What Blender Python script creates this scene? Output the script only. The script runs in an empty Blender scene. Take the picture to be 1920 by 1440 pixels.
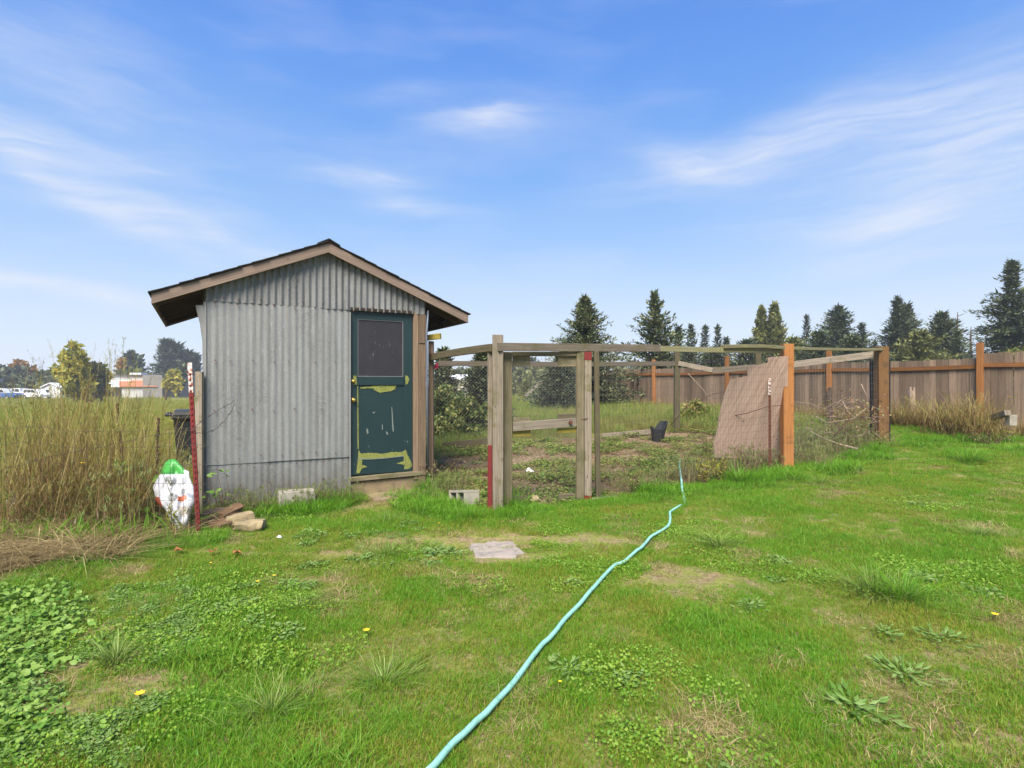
import bpy, math, random
import numpy as np
from mathutils import Vector, Matrix, noise
random.seed(7); RG = np.random.default_rng(7)
sc = bpy.context.scene
COL = sc.collection
# ------------------------------------------------------------------ camera
H = 1.45; F = 1067.0
cam = bpy.data.objects.new('camera', bpy.data.cameras.new('camera')); COL.objects.link(cam)
cam.location = (0, 0, H); cam.rotation_euler = (math.radians(90), 0, 0)
cam.data.lens = 20.0; cam.data.sensor_width = 36.0; cam.data.clip_start = 0.05; cam.data.clip_end = 3000
sc.camera = cam
sc.view_settings.view_transform = 'Standard'; sc.view_settings.look = 'None'
sc.view_settings.exposure = 1.08; sc.view_settings.gamma = 1.0; sc.view_settings.use_curve_mapping = False
EXPF = 2 ** sc.view_settings.exposure
SUN_EL, SUN_AZ = math.radians(50), math.radians(192)      # azimuth clockwise from +Y (camera looks along +Y)
def srgb(r, g, b):
    return tuple(((c/255)/12.92 if c/255 <= .04045 else ((c/255+.055)/1.055)**2.4) for c in (r, g, b))
def N(nt, typ, ins=None, **props):
    n = nt.nodes.new(typ)
    for k, v in props.items(): setattr(n, k, v)
    for k, v in (ins or {}).items():
        s = n.inputs[k]
        if isinstance(v, bpy.types.NodeSocket): nt.links.new(v, s)
        else:
            if isinstance(v, tuple) and len(v) == 3 and s.type == 'RGBA': v = (*v, 1)
            s.default_value = v
    return n
def M_(nt, op, a, b=0.0, c=None, clamp=False):
    i = {0: a, 1: b}
    if c is not None: i[2] = c
    return N(nt, 'ShaderNodeMath', i, operation=op, use_clamp=clamp).outputs[0]
def mixc(nt, fac, a, b, blend='MIX'):
    n = nt.nodes.new('ShaderNodeMix'); n.data_type = 'RGBA'; n.blend_type = blend
    for k, v in ((0, fac), (6, a), (7, b)):
        if isinstance(v, bpy.types.NodeSocket): nt.links.new(v, n.inputs[k])
        elif k == 0: n.inputs[0].default_value = v
        else: n.inputs[k].default_value = (*v[:3], 1)
    return n.outputs[2]
def ramp(nt, fac, stops, interp='LINEAR'):
    n = nt.nodes.new('ShaderNodeValToRGB'); cr = n.color_ramp; cr.interpolation = interp
    while len(cr.elements) < len(stops): cr.elements.new(.5)
    for e, (p, c) in zip(cr.elements, stops):
        e.position = p; e.color = (*(c if isinstance(c, tuple) else (c, c, c)), 1)
    nt.links.new(fac, n.inputs[0]); return n.outputs[0]
def nz(nt, vec, scale, detail=4, rough=.55, dist=0.0, out=0):
    i = {'Scale': scale, 'Detail': detail, 'Roughness': rough, 'Distortion': dist}
    if vec is not None: i['Vector'] = vec
    return N(nt, 'ShaderNodeTexNoise', i).outputs[out]
def mapv(nt, vec, scale=(1, 1, 1), loc=(0, 0, 0), rot=(0, 0, 0)):
    return N(nt, 'ShaderNodeMapping', {'Vector': vec, 'Scale': scale, 'Location': loc, 'Rotation': rot}).outputs[0]
# ------------------------------------------------------------------ sky
W = bpy.data.worlds.new('World'); sc.world = W; W.use_nodes = True
wt = W.node_tree; wt.nodes.clear()
SKY_STRENGTH = 0.1
nish = N(wt, 'ShaderNodeTexSky', sky_type='NISHITA', sun_disc=False, sun_elevation=SUN_EL, sun_rotation=SUN_AZ, air_density=1.0, dust_density=.4, ozone_density=2.0)
d = N(wt, 'ShaderNodeTexCoord').outputs['Generated']
d = N(wt, 'ShaderNodeVectorMath', {0: d}, operation='NORMALIZE').outputs[0]
sx = N(wt, 'ShaderNodeSeparateXYZ', {0: d})
az = M_(wt, 'ARCTAN2', sx.outputs[0], sx.outputs[1]); el = M_(wt, 'ARCSINE', sx.outputs[2])
def SC(r, g, b): return tuple(c/SKY_STRENGTH/EXPF for c in srgb(r, g, b))
elr = M_(wt, 'MULTIPLY', el, 1/1.2, clamp=True)
grad = nt_grad = None
def cramp(stops):
    n = wt.nodes.new('ShaderNodeValToRGB'); cr = n.color_ramp; cr.interpolation = 'B_SPLINE'
    while len(cr.elements) < len(stops): cr.elements.new(.5)
    for e, (p, c) in zip(cr.elements, stops):
        e.position = p; e.color = (*srgb(*c), 1)
    wt.links.new(elr, n.inputs[0]); return n.outputs[0]
R_ = math.radians
grad = cramp([(0, (222, 232, 250)), (R_(6)/1.2, (210, 227, 251)), (R_(12)/1.2, (172, 207, 252)), (R_(18)/1.2, (134, 186, 251)), (R_(25)/1.2, (108, 166, 246)), (R_(32)/1.2, (97, 154, 243)), (R_(60)/1.2, (76, 130, 222))])
grad = N(wt, 'ShaderNodeVectorMath', {0: grad, 3: 1/SKY_STRENGTH/EXPF}, operation='SCALE').outputs[0]
base = mixc(wt, .88, nish.outputs[0], grad)
uv = N(wt, 'ShaderNodeCombineXYZ', {0: az, 1: el, 2: 0.0}).outputs[0]
wn = N(wt, 'ShaderNodeTexNoise', {'Vector': mapv(wt, uv, (1.6, 4.0, 1)), 'Scale': 2.2, 'Detail': 5.0, 'Roughness': .5}).outputs['Color']
wn = N(wt, 'ShaderNodeVectorMath', {0: wn, 1: (.5, .5, .5)}, operation='SUBTRACT').outputs[0]
wn = N(wt, 'ShaderNodeVectorMath', {0: wn, 1: (.16, .07, 0)}, operation='MULTIPLY').outputs[0]
uvw = N(wt, 'ShaderNodeVectorMath', {0: uv, 1: wn}, operation='ADD').outputs[0]
streak = nz(wt, mapv(wt, uvw, (3.6, 30.0, 1), rot=(0, 0, R_(7))), 2.0, 7, .6, .3)
streak2 = nz(wt, mapv(wt, uvw, (1.2, 5.0, 1), loc=(3.3, 1.2, 0), rot=(0, 0, R_(-9))), 2.0, 4, .5)
wisps = [  # px, py, half width, half height (px), tilt deg, amount
 (915, 232, 90, 18, 0, .85), (690, 322, 95, 20, 3, .62), (765, 380, 70, 20, -8, .6), (770, 175, 100, 18, 4, .26),
 (1400, 285, 250, 38, 9, .62), (1290, 300, 120, 22, -12, .3), (1640, 225, 260, 75, 14, .4), (1800, 330, 260, 80, 14, .5), (1740, 405, 260, 28, -3, .5),
 (1850, 250, 180, 110, 10, .4), (1640, 500, 120, 14, 0, .3), (120, 262, 230, 24, -7, .42), (130, 345, 260, 22, -26, .62), (350, 420, 260, 22, -20, .46), (100, 545, 260, 17, -5, .95),
 (150, 180, 260, 110, 0, .22), (930, 545, 230, 30, -4, .22), (540, 290, 320, 90, -8, .12), (1380, 615, 80, 26, 0, .6), (1530, 600, 60, 14, -10, .35), (1750, 470, 200, 20, -4, .25),
 (60, 640, 90, 14, 0, .35), (960, 610, 200, 20, 0, .2), (480, 430, 160, 30, -20, .16)]
tot = None
for (px, py, hw, hh, tl, am) in wisps:
    am *= .85
    a0 = math.atan((px-960)/F); e0 = math.atan((720-py)/F*math.cos(a0)); t = R_(tl); k = 1/F*math.cos(a0)
    u = M_(wt, 'SUBTRACT', N(wt, 'ShaderNodeSeparateXYZ', {0: uvw}).outputs[0], a0)
    v = M_(wt, 'SUBTRACT', N(wt, 'ShaderNodeSeparateXYZ', {0: uvw}).outputs[1], e0)
    ur = M_(wt, 'ADD', M_(wt, 'MULTIPLY', u, math.cos(t)/(hw*k)), M_(wt, 'MULTIPLY', v, math.sin(t)/(hw*k)))
    vr = M_(wt, 'ADD', M_(wt, 'MULTIPLY', u, -math.sin(t)/(hh*k)), M_(wt, 'MULTIPLY', v, math.cos(t)/(hh*k)))
    r2 = M_(wt, 'ADD', M_(wt, 'MULTIPLY', ur, ur), M_(wt, 'MULTIPLY', vr, vr))
    g = M_(wt, 'MULTIPLY', M_(wt, 'EXPONENT', M_(wt, 'MULTIPLY', r2, -1.0)), am)
    tot = g if tot is None else M_(wt, 'ADD', tot, g)
mod = M_(wt, 'ADD', M_(wt, 'MULTIPLY', streak, 1.5), -.02)
cl = M_(wt, 'MULTIPLY', tot, mod)
veil = M_(wt, 'MULTIPLY', M_(wt, 'SUBTRACT', streak2, .47, clamp=True), 1.1)
veil = M_(wt, 'MULTIPLY', veil, M_(wt, 'ADD', streak, .2))
cl = M_(wt, 'ADD', cl, veil); cl = M_(wt, 'MINIMUM', cl, .85)
cl = M_(wt, 'MULTIPLY', cl, M_(wt, 'MULTIPLY', M_(wt, 'ADD', el, .02), 30, clamp=True))
skyc = mixc(wt, cl, base, SC(232, 238, 252))
bg = N(wt, 'ShaderNodeBackground', {'Color': skyc, 'Strength': SKY_STRENGTH})
wt.links.new(bg.outputs[0], N(wt, 'ShaderNodeOutputWorld').inputs[0])
# ------------------------------------------------------------------ sun
sl = bpy.data.lights.new('sun', 'SUN'); sl.energy = 4.2; sl.angle = R_(32); sl.color = (1.0, .94, .83)
so = bpy.data.objects.new('sun', sl); COL.objects.link(so)
sd = Vector((math.sin(SUN_AZ)*math.cos(SUN_EL), math.cos(SUN_AZ)*math.cos(SUN_EL), math.sin(SUN_EL)))
so.rotation_euler = sd.to_track_quat('Z', 'Y').to_euler(); so.location = (3, -5, 20)
# ------------------------------------------------------------------ terrain and measuring
def gz(x, y):
    s = y + .2*max(x, 0)
    r = np.interp(s, [0, 6.4, 9.5, 12.2, 14, 17, 24, 40, 80, 140, 700], [0, 0, .14, .32, .54, .57, .55, .3, -.8, -1, -1])
    l = np.interp(y, [0, 20, 80, 700], [0, 0, -1, -1])
    m = min(max((x+3.2)/3.0, 0), 1); m = m*m*(3-2*m)
    return float(l*(1-m) + r*m)
def P(px, py, Y): return Vector(((px-960)/F*Y, Y, H-(py-720)/F*Y))
def G(px, Y, dz=0.0):
    x = (px-960)/F*Y; return Vector((x, Y, gz(x, Y)+dz))
# ------------------------------------------------------------------ mesh helpers
WMX = {}
class MB:
    def __init__(s): s.v = []; s.f = []; s.uv = []; s.mi = []
    def face(s, pts, uvs=None, mi=0):
        b = len(s.v); s.v += [Vector(p) for p in pts]; s.f.append(tuple(range(b, b+len(pts))))
        s.uv.append(uvs or [(0, 0)]*len(pts)); s.mi.append(mi)
    def hexa(s, c, mi=0, jit=0.0, lu=None):
        """c: 8 corners, 0-3 start ring, 4-7 end ring; u runs start->end"""
        L = (Vector(c[4])-Vector(c[0])).length if lu is None else lu
        o = random.random()*9; a = (Vector(c[1])-Vector(c[0])).length; b_ = (Vector(c[3])-Vector(c[0])).length
        b = len(s.v); s.v += [Vector(p)+Vector([random.uniform(-jit, jit) for _ in range(3)]) for p in c]
        for q, w in (((0, 1, 5, 4), a), ((1, 2, 6, 5), b_), ((2, 3, 7, 6), a), ((3, 0, 4, 7), b_)):
            s.f.append(tuple(b+i for i in q)); o2 = o+random.random()
            s.uv.append([(o, o2), (o, o2+w), (o+L, o2+w), (o+L, o2)]); s.mi.append(mi)
        for q in ((3, 2, 1, 0), (4, 5, 6, 7)):
            s.f.append(tuple(b+i for i in q)); s.uv.append([(o, o), (o, o+a), (o+b_*.2, o+a), (o+b_*.2, o)]); s.mi.append(mi)
    def bar(s, p0, p1, w, t, up=(0, 0, 1), mi=0, jit=0.0, seg=1, bow=0.0, side=None):
        """beam p0->p1; w = size along 'up'-ish, t = size across"""
        p0 = Vector(p0); p1 = Vector(p1); d = (p1-p0).normalized()
        if side is not None: sd_ = Vector(side).normalized(); u = sd_.cross(d).normalized()
        else: sd_ = d.cross(Vector(up)).normalized(); u = sd_.cross(d).normalized()
        pts = []
        for i in range(seg+1):
            a = i/seg; q = p0.lerp(p1, a) + u*bow*math.sin(math.pi*a)
            pts.append([q-sd_*t/2-u*w/2, q+sd_*t/2-u*w/2, q+sd_*t/2+u*w/2, q-sd_*t/2+u*w/2])
        for i in range(seg): s.hexa(pts[i]+pts[i+1], mi, jit if seg == 1 else 0)
    def box(s, c, sz, R=None, mi=0, jit=0.0):
        R = R or Matrix(); x, y, z = [k/2 for k in sz]
        k = [(-x, -y, -z), (x, -y, -z), (x, y, -z), (-x, y, -z), (-x, -y, z), (x, -y, z), (x, y, z), (-x, y, z)]
        s.hexa([Vector(c)+R.to_3x3() @ Vector(p) for p in k], mi, jit)
    def tube(s, pts, r, n=6, mi=0, cap=True):
        pts = [Vector(p) for p in pts]; rs = r if isinstance(r, (list, tuple)) else [r]*len(pts); b = len(s.v)
        for i, p in enumerate(pts):
            d = (pts[min(i+1, len(pts)-1)]-pts[max(i-1, 0)]).normalized()
            a = d.cross(Vector((0, 0, 1)) if abs(d.z) < .9 else Vector((1, 0, 0))).normalized(); c = d.cross(a)
            for k in range(n):
                t = 2*math.pi*k/n; s.v.append(p+(a*math.cos(t)+c*math.sin(t))*rs[i])
        l = 0
        for i in range(len(pts)-1):
            dl = (pts[i+1]-pts[i]).length
            for k in range(n):
                k2 = (k+1) % n
                s.f.append((b+i*n+k, b+i*n+k2, b+(i+1)*n+k2, b+(i+1)*n+k))
                s.uv.append([(l, k/n*.3), (l, (k+1)/n*.3), (l+dl, (k+1)/n*.3), (l+dl, k/n*.3)]); s.mi.append(mi)
            l += dl
        if cap:
            s.f.append(tuple(b+k for k in reversed(range(n)))); s.uv.append([(0, 0)]*n); s.mi.append(mi)
            e = b+(len(pts)-1)*n; s.f.append(tuple(e+k for k in range(n))); s.uv.append([(0, 0)]*n); s.mi.append(mi)
    def prism(s, poly, dvec, mi=0):
        """closed polygon (world pts) extruded by dvec"""
        n = len(poly); a = [Vector(p) for p in poly]; b = [p+Vector(dvec) for p in a]; o = random.random()*9
        uvs = [(p.z+o, (p.x+p.y)+o) for p in a]
        s.face(list(reversed(a)), list(reversed(uvs)), mi); s.face(b, uvs, mi)
        for i in range(n):
            j = (i+1) % n; s.face([a[i], a[j], b[j], b[i]], [(0, 0), (0, .1), (.02, .1), (.02, 0)], mi)
    def build(s, name, mats, parent=None, smooth=False, bevel=0.0):
        me = bpy.data.meshes.new(name)
        inv = WMX[parent.name].inverted() if parent is not None and parent.name in WMX else Matrix()
        me.from_pydata([inv @ v for v in s.v], [], s.f)
        ul = me.uv_layers.new(name='UVMap'); flat = [c for f in s.uv for uvp in f for c in uvp]
        ul.data.foreach_set('uv', flat)
        for m in (mats if isinstance(mats, (list, tuple)) else [mats]): me.materials.append(m)
        me.polygons.foreach_set('material_index', s.mi)
        if smooth: me.polygons.foreach_set('use_smooth', [True]*len(me.polygons))
        me.update()
        o = bpy.data.objects.new(name, me); COL.objects.link(o)
        if parent is not None:
            o.parent = parent; WMX[o.name] = WMX[parent.name] if parent.name in WMX else Matrix()
        if bevel:
            md = o.modifiers.new('bevel', 'BEVEL'); md.width = bevel; md.segments = 2; md.limit_method = 'ANGLE'
        return o
def tag(o, label=None, cat=None, group=None, kind=None):
    if label: o['label'] = label
    if cat: o['category'] = cat
    if group: o['group'] = group
    if kind: o['kind'] = kind
    return o
def empty(name, loc, label, cat, group=None, rz=0.0):
    o = bpy.data.objects.new(name, None); COL.objects.link(o); o.location = loc; o.rotation_euler = (0, 0, rz); o.empty_display_size = .2
    WMX[o.name] = Matrix.Translation(Vector(loc)) @ Matrix.Rotation(rz, 4, 'Z')
    return tag(o, label, cat, group)
def np_mesh(name, V, Fq, mat, rnd=None, hattr=None, smooth=False):
    me = bpy.data.meshes.new(name); me.from_pydata(V.tolist(), [], Fq if isinstance(Fq, list) else Fq.tolist())
    if rnd is not None:
        a = me.attributes.new('rnd', 'FLOAT', 'POINT'); a.data.foreach_set('value', np.asarray(rnd, dtype=np.float32))
    if hattr is not None:
        a = me.attributes.new('h', 'FLOAT', 'POINT'); a.data.foreach_set('value', np.asarray(hattr, dtype=np.float32))
    me.materials.append(mat); me.update()
    if smooth: me.polygons.foreach_set('use_smooth', [True]*len(me.polygons))
    return me
def link(name, me, parent=None, loc=None, rz=None, scl=None):
    o = bpy.data.objects.new(name, me); COL.objects.link(o)
    if parent is not None: o.parent = parent
    if loc is not None: o.location = loc
    if rz is not None: o.rotation_euler = (0, 0, rz)
    if scl is not None: o.scale = scl
    return o
# ------------------------------------------------------------------ materials
def newmat(name):
    m = bpy.data.materials.new(name); m.use_nodes = True; nt = m.node_tree; nt.nodes.clear()
    out = N(nt, 'ShaderNodeOutputMaterial'); return m, nt, out
def bsdf(nt, out, col, rough=.8, metal=0.0, bump=None, bstr=.3, bdist=.01, spec=.3):
    p = N(nt, 'ShaderNodeBsdfPrincipled', {'Base Color': col, 'Roughness': rough, 'Metallic': metal, 'Specular IOR Level': spec})
    if bump is not None:
        nt.links.new(N(nt, 'ShaderNodeBump', {'Height': bump, 'Strength': bstr, 'Distance': bdist}).outputs[0], p.inputs['Normal'])
    nt.links.new(p.outputs[0], out.inputs[0]); return p
def wood(name, light, dark, moss=0.0, mosscol=(.09, .085, .02), grain=1.0, rough=.85, extra=None):
    m, nt, out = newmat(name)
    uvc = N(nt, 'ShaderNodeTexCoord').outputs['UV']; rnd = N(nt, 'ShaderNodeObjectInfo').outputs['Random']
    off = N(nt, 'ShaderNodeCombineXYZ', {0: M_(nt, 'MULTIPLY', rnd, 31.0), 1: M_(nt, 'MULTIPLY', rnd, 17.0), 2: 0.0}).outputs[0]
    v = N(nt, 'ShaderNodeVectorMath', {0: uvc, 1: off}, operation='ADD').outputs[0]
    g = nz(nt, mapv(nt, v, (2.2, 70, 1)), 1.0*grain, 6, .65, .4)
    g2 = nz(nt, mapv(nt, v, (.9, 9, 1)), 1.0, 4, .6, .8)
    c = ramp(nt, g, [(.3, dark), (.48, tuple((a+b)/2 for a, b in zip(light, dark))), (.68, light)])
    c = mixc(nt, M_(nt, 'MULTIPLY', g2, .55), c, tuple(x*.55 for x in light))
    c = mixc(nt, .6, c, N(nt, 'ShaderNodeHueSaturation', {'Hue': .5, 'Saturation': 1.0, 'Value': M_(nt, 'ADD', M_(nt, 'MULTIPLY', rnd, 1.5), .25), 'Color': c}).outputs[0])
    kn = N(nt, 'ShaderNodeTexVoronoi', {'Vector': mapv(nt, v, (2.6, 9, 1)), 'Scale': 1.0}).outputs['Distance']
    c = mixc(nt, M_(nt, 'MULTIPLY', M_(nt, 'LESS_THAN', kn, .055), .7), c, tuple(x*.4 for x in dark))
    if moss > 0:
        pos = N(nt, 'ShaderNodeNewGeometry').outputs['Position']
        mo = nz(nt, pos, 6.0, 5, .7); mo = ramp(nt, mo, [(.62-.3*moss, 0.0), (.78-.3*moss, 1.0)])
        c = mixc(nt, M_(nt, 'MULTIPLY', mo, .75), c, mosscol)
    if extra: c = extra(nt, c)
    bsdf(nt, out, c, rough, 0, g, .5, .004, .2); return m
M = {}
M['wood_grey'] = wood('weathered_grey_wood', (.29, .24, .18), (.085, .066, .048), .3)
M['wood_green'] = wood('algae_stained_wood', (.22, .18, .11), (.07, .055, .032), .45, (.10, .095, .038))
M['wood_brown'] = wood('brown_framing_wood', (.24, .165, .11), (.075, .048, .032), .05)
M['wood_fascia'] = wood('pale_fascia_wood', (.36, .265, .205), (.15, .105, .08), .0)
M['wood_orange'] = wood('orange_stained_wood', (.34, .145, .045), (.15, .06, .022), .22, (.09, .055, .03), grain=.7)
M['wood_orange2'] = wood('faded_orange_wood', (.27, .14, .055), (.12, .06, .024), .35, (.08, .055, .03))
M['wood_picket'] = wood('weathered_picket_wood', (.27, .19, .13), (.095, .062, .042), .2, (.13, .12, .07), grain=.8)
M['wood_dark'] = wood('dark_soffit_wood', (.11, .075, .052), (.04, .027, .019), 0)
M['plywood'] = wood('weathered_pink_plywood', (.50, .32, .245), (.27, .16, .12), 0, grain=.6)
M['mossy'] = wood('moss_covered_wood', (.24, .22, .13), (.06, .055, .03), .6, (.20, .19, .08))
def simple(name, col, rough=.7, metal=0.0, var=.25, scale=8, bstr=.15, spec=.3):
    m, nt, out = newmat(name); pos = N(nt, 'ShaderNodeTexCoord').outputs['Object']
    n = nz(nt, pos, scale, 6, .65); c = mixc(nt, n, tuple(x*(1-var) for x in col), tuple(min(1, x*(1+var)) for x in col))
    bsdf(nt, out, c, rough, metal, n, bstr, .01, spec); return m
M['trim'] = simple('dull_zinc_trim', (.20, .20, .195), .6, .2)
M['red_paint'] = simple('faded_red_paint', (.15, .018, .016), .7, var=.4, scale=18)
M['dark_plastic'] = simple('black_plastic', (.022, .024, .027), .5, var=.4)
M['black_sheet'] = simple('black_sheeting', (.010, .010, .012), .65, var=.5)
M['brass'] = simple('brass', (.55, .36, .10), .35, .85)
M['rust'] = simple('rusty_metal', (.13, .05, .03), .8, .2, var=.6, scale=25)
M['wire'] = simple('galvanised_wire', (.20, .195, .185), .6, .4)
M['wire_dark'] = simple('dark_wire', (.085, .065, .055), .7, .3)
M['wire_light'] = simple('bright_wire', (.42, .42, .41), .55, .3)
M['white'] = simple('white_paint', (.74, .74, .73), .5, var=.08)
M['yellow_board'] = simple('yellow_green_paint', (.26, .20, .035), .75, var=.5, scale=14)
M['peel'] = simple('yellow_green_undercoat', (.24, .25, .055), .8, var=.35, scale=20)
def peelmat():
    m, nt, out = newmat('flaking_yellow_undercoat'); pos = N(nt, 'ShaderNodeTexCoord').outputs['Object']
    a = nz(nt, pos, 9, 5, .7); b = nz(nt, pos, 45, 6, .75)
    c = mixc(nt, a, (.13, .14, .035), (.30, .31, .08)); c = mixc(nt, M_(nt, 'MULTIPLY', ramp(nt, b, [(.52, 0.0), (.62, 1.0)]), .6), c, (.05, .075, .045))
    c = mixc(nt, M_(nt, 'MULTIPLY', ramp(nt, nz(nt, pos, 30, 4, .7), [(.60, 0.0), (.68, 1.0)]), .6), c, (.42, .42, .30))
    bsdf(nt, out, c, .85, 0, b, .4, .003, .15); return m
M['peel'] = peelmat()
M['petal'] = simple('yellow_petals', (.75, .50, .02), .7)
M['bark'] = simple('bark', (.09, .065, .045), .9, var=.5, scale=10, bstr=.6)
M['twig'] = simple('bleached_twigs', (.30, .22, .16), .85, var=.4, scale=12)
M['twig_dark'] = simple('dark_bramble_stems', (.11, .055, .04), .85, var=.5, scale=12)
M['glass_car'] = simple('dark_car_glass', (.03, .035, .04), .15, spec=.6)
M['blue_car'] = simple('blue_car_paint', (.03, .10, .30), .3, spec=.6)
M['white_car'] = simple('white_car_paint', (.78, .78, .79), .35, var=.04, spec=.6)
M['red_car'] = simple('red_car_paint', (.45, .03, .04), .35, spec=.6)
M['tyre'] = simple('tyre_rubber', (.015, .015, .016), .8)
M['shingle'] = simple('black_asphalt_shingle', (.028, .026, .027), .95, var=.5, scale=60, bstr=.5)
M['pink_scrap'] = simple('red_ribbon', (.55, .05, .09), .6)
M['conduit'] = simple('dull_blue_grey_pipe', (.13, .16, .20), .5, .3)
M['brown_leaf'] = simple('brown_dead_leaf', (.26, .10, .035), .8, var=.4)
def concrete(name, col, scale=9):
    m, nt, out = newmat(name); pos = N(nt, 'ShaderNodeTexCoord').outputs['Object']
    a = nz(nt, pos, scale, 8, .7); b = nz(nt, pos, scale*12, 4, .6); v = N(nt, 'ShaderNodeTexVoronoi', {'Vector': pos, 'Scale': scale*5}).outputs['Distance']
    c = ramp(nt, a, [(.3, tuple(x*.6 for x in col)), (.5, col), (.75, tuple(min(1, x*1.2) for x in col))])
    c = mixc(nt, M_(nt, 'MULTIPLY', b, .35), c, tuple(x*.55 for x in col))
    c = mixc(nt, M_(nt, 'MULTIPLY', M_(nt, 'LESS_THAN', v, .10), .6), c, tuple(x*.35 for x in col))
    bsdf(nt, out, c, .95, 0, b, .6, .004, .1); return m
M['concrete'] = concrete('weathered_concrete', (.34, .31, .25))
M['concrete_tan'] = concrete('tan_stained_concrete', (.27, .20, .12))
M['stone_tan'] = concrete('tan_stone', (.33, .26, .15), 14)
M['stone_red'] = concrete('red_brown_stone', (.17, .10, .06), 14)
M['stone_grey'] = concrete('grey_paver', (.33, .28, .24), 12)
# galvanised corrugated sheet
def galv(name, tone=1.0, dirt=.5):
    m, nt, out = newmat(name); geo = N(nt, 'ShaderNodeTexCoord').outputs['UV']   # u = along wall, v = height (m)
    sp = N(nt, 'ShaderNodeTexVoronoi', {'Vector': geo, 'Scale': 55.0, 'Randomness': 1.0}).outputs['Color']
    spv = N(nt, 'ShaderNodeSeparateColor', {0: sp}).outputs[0]
    st = nz(nt, mapv(nt, geo, (24, 1.1, 1)), 1.0, 6, .7, .3)
    bl = nz(nt, mapv(nt, geo, (2.6, 1.2, 1)), 1.0, 5, .65, .5)
    fine = nz(nt, mapv(nt, geo, (60, 26, 1)), 1.0, 5, .7)
    c = ramp(nt, st, [(.25, tuple(x*tone for x in (.175, .172, .16))), (.5, tuple(x*tone for x in (.235, .234, .225))), (.8, tuple(x*tone for x in (.30, .30, .293)))])
    c = mixc(nt, .16, c, mixc(nt, spv, (.11*tone, .11*tone, .105*tone), (.30*tone, .30*tone, .295*tone)))
    dk = M_(nt, 'MULTIPLY', ramp(nt, bl, [(.46, 0.0), (.66, 1.0)]), ramp(nt, fine, [(.42, 0.0), (.62, 1.0)]))
    c = mixc(nt, M_(nt, 'MULTIPLY', dk, dirt), c, (.06*tone, .056*tone, .046*tone))
    sep = N(nt, 'ShaderNodeSeparateXYZ', {0: geo})
    mudn = nz(nt, mapv(nt, geo, (6, 3, 1)), 1.0, 5, .6)
    ru = M_(nt, 'MULTIPLY', ramp(nt, nz(nt, mapv(nt, geo, (13, 1.4, 1), loc=(5, 2, 0)), 1.0, 6, .75, .6), [(.60, 0.0), (.74, 1.0)]), .45)
    c = mixc(nt, ru, c, (.20*tone, .13*tone, .075*tone))
    wh = M_(nt, 'MULTIPLY', ramp(nt, nz(nt, mapv(nt, geo, (20, 3, 1), loc=(1, 7, 0)), 1.0, 6, .75, .6), [(.60, 0.0), (.70, 1.0)]), .5)
    c = mixc(nt, wh, c, (.46*tone, .46*tone, .45*tone))
    low = M_(nt, 'MULTIPLY', M_(nt, 'SUBTRACT', M_(nt, 'ADD', M_(nt, 'MULTIPLY', mudn, .8), .12), sep.outputs[1], clamp=True), 1.3, clamp=True)
    c = mixc(nt, M_(nt, 'MINIMUM', low, .65), c, (.11, .095, .06))
    bsdf(nt, out, c, .58, .18, fine, .15, .003, .35); return m
M['galv'] = galv('galvanised_iron'); M['galv_dark'] = galv('stained_galvanised_iron', .82, .8)
M['galv_low'] = galv('mud_splashed_galvanised_iron', .9, .7)
# painted door
def doormat():
    m, nt, out = newmat('dark_green_door_paint'); uvc = N(nt, 'ShaderNodeTexCoord').outputs['Object']
    a = nz(nt, uvc, 3, 5, .6); fl = nz(nt, mapv(nt, uvc, (26, 26, 6)), 1, 4, .6)
    c = mixc(nt, a, (.008, .024, .026), (.015, .036, .037))
    msk = M_(nt, 'MULTIPLY', ramp(nt, fl, [(.695, 0.0), (.715, 1.0)]), ramp(nt, nz(nt, uvc, 2.2, 2), [(.45, 0.0), (.55, 1.0)]))
    c = mixc(nt, M_(nt, 'MULTIPLY', msk, .8), c, (.42, .44, .40))
    bsdf(nt, out, c, .5, 0, a, .1, .004, .4); return m
M['door'] = doormat()
def screenmat():
    m, nt, out = newmat('dusty_window_glass'); uvc = N(nt, 'ShaderNodeTexCoord').outputs['Object']
    a = nz(nt, uvc, 4, 5, .6); fl = nz(nt, mapv(nt, uvc, (22, 22, 9)), 1, 4, .65)
    c = mixc(nt, a, (.020, .019, .022), (.045, .042, .048))
    c = mixc(nt, M_(nt, 'MULTIPLY', ramp(nt, fl, [(.62, 0.0), (.74, 1.0)]), .45), c, (.30, .29, .29))
    bsdf(nt, out, c, .45, 0, None, spec=.25); return m
M['screen'] = screenmat()
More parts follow.
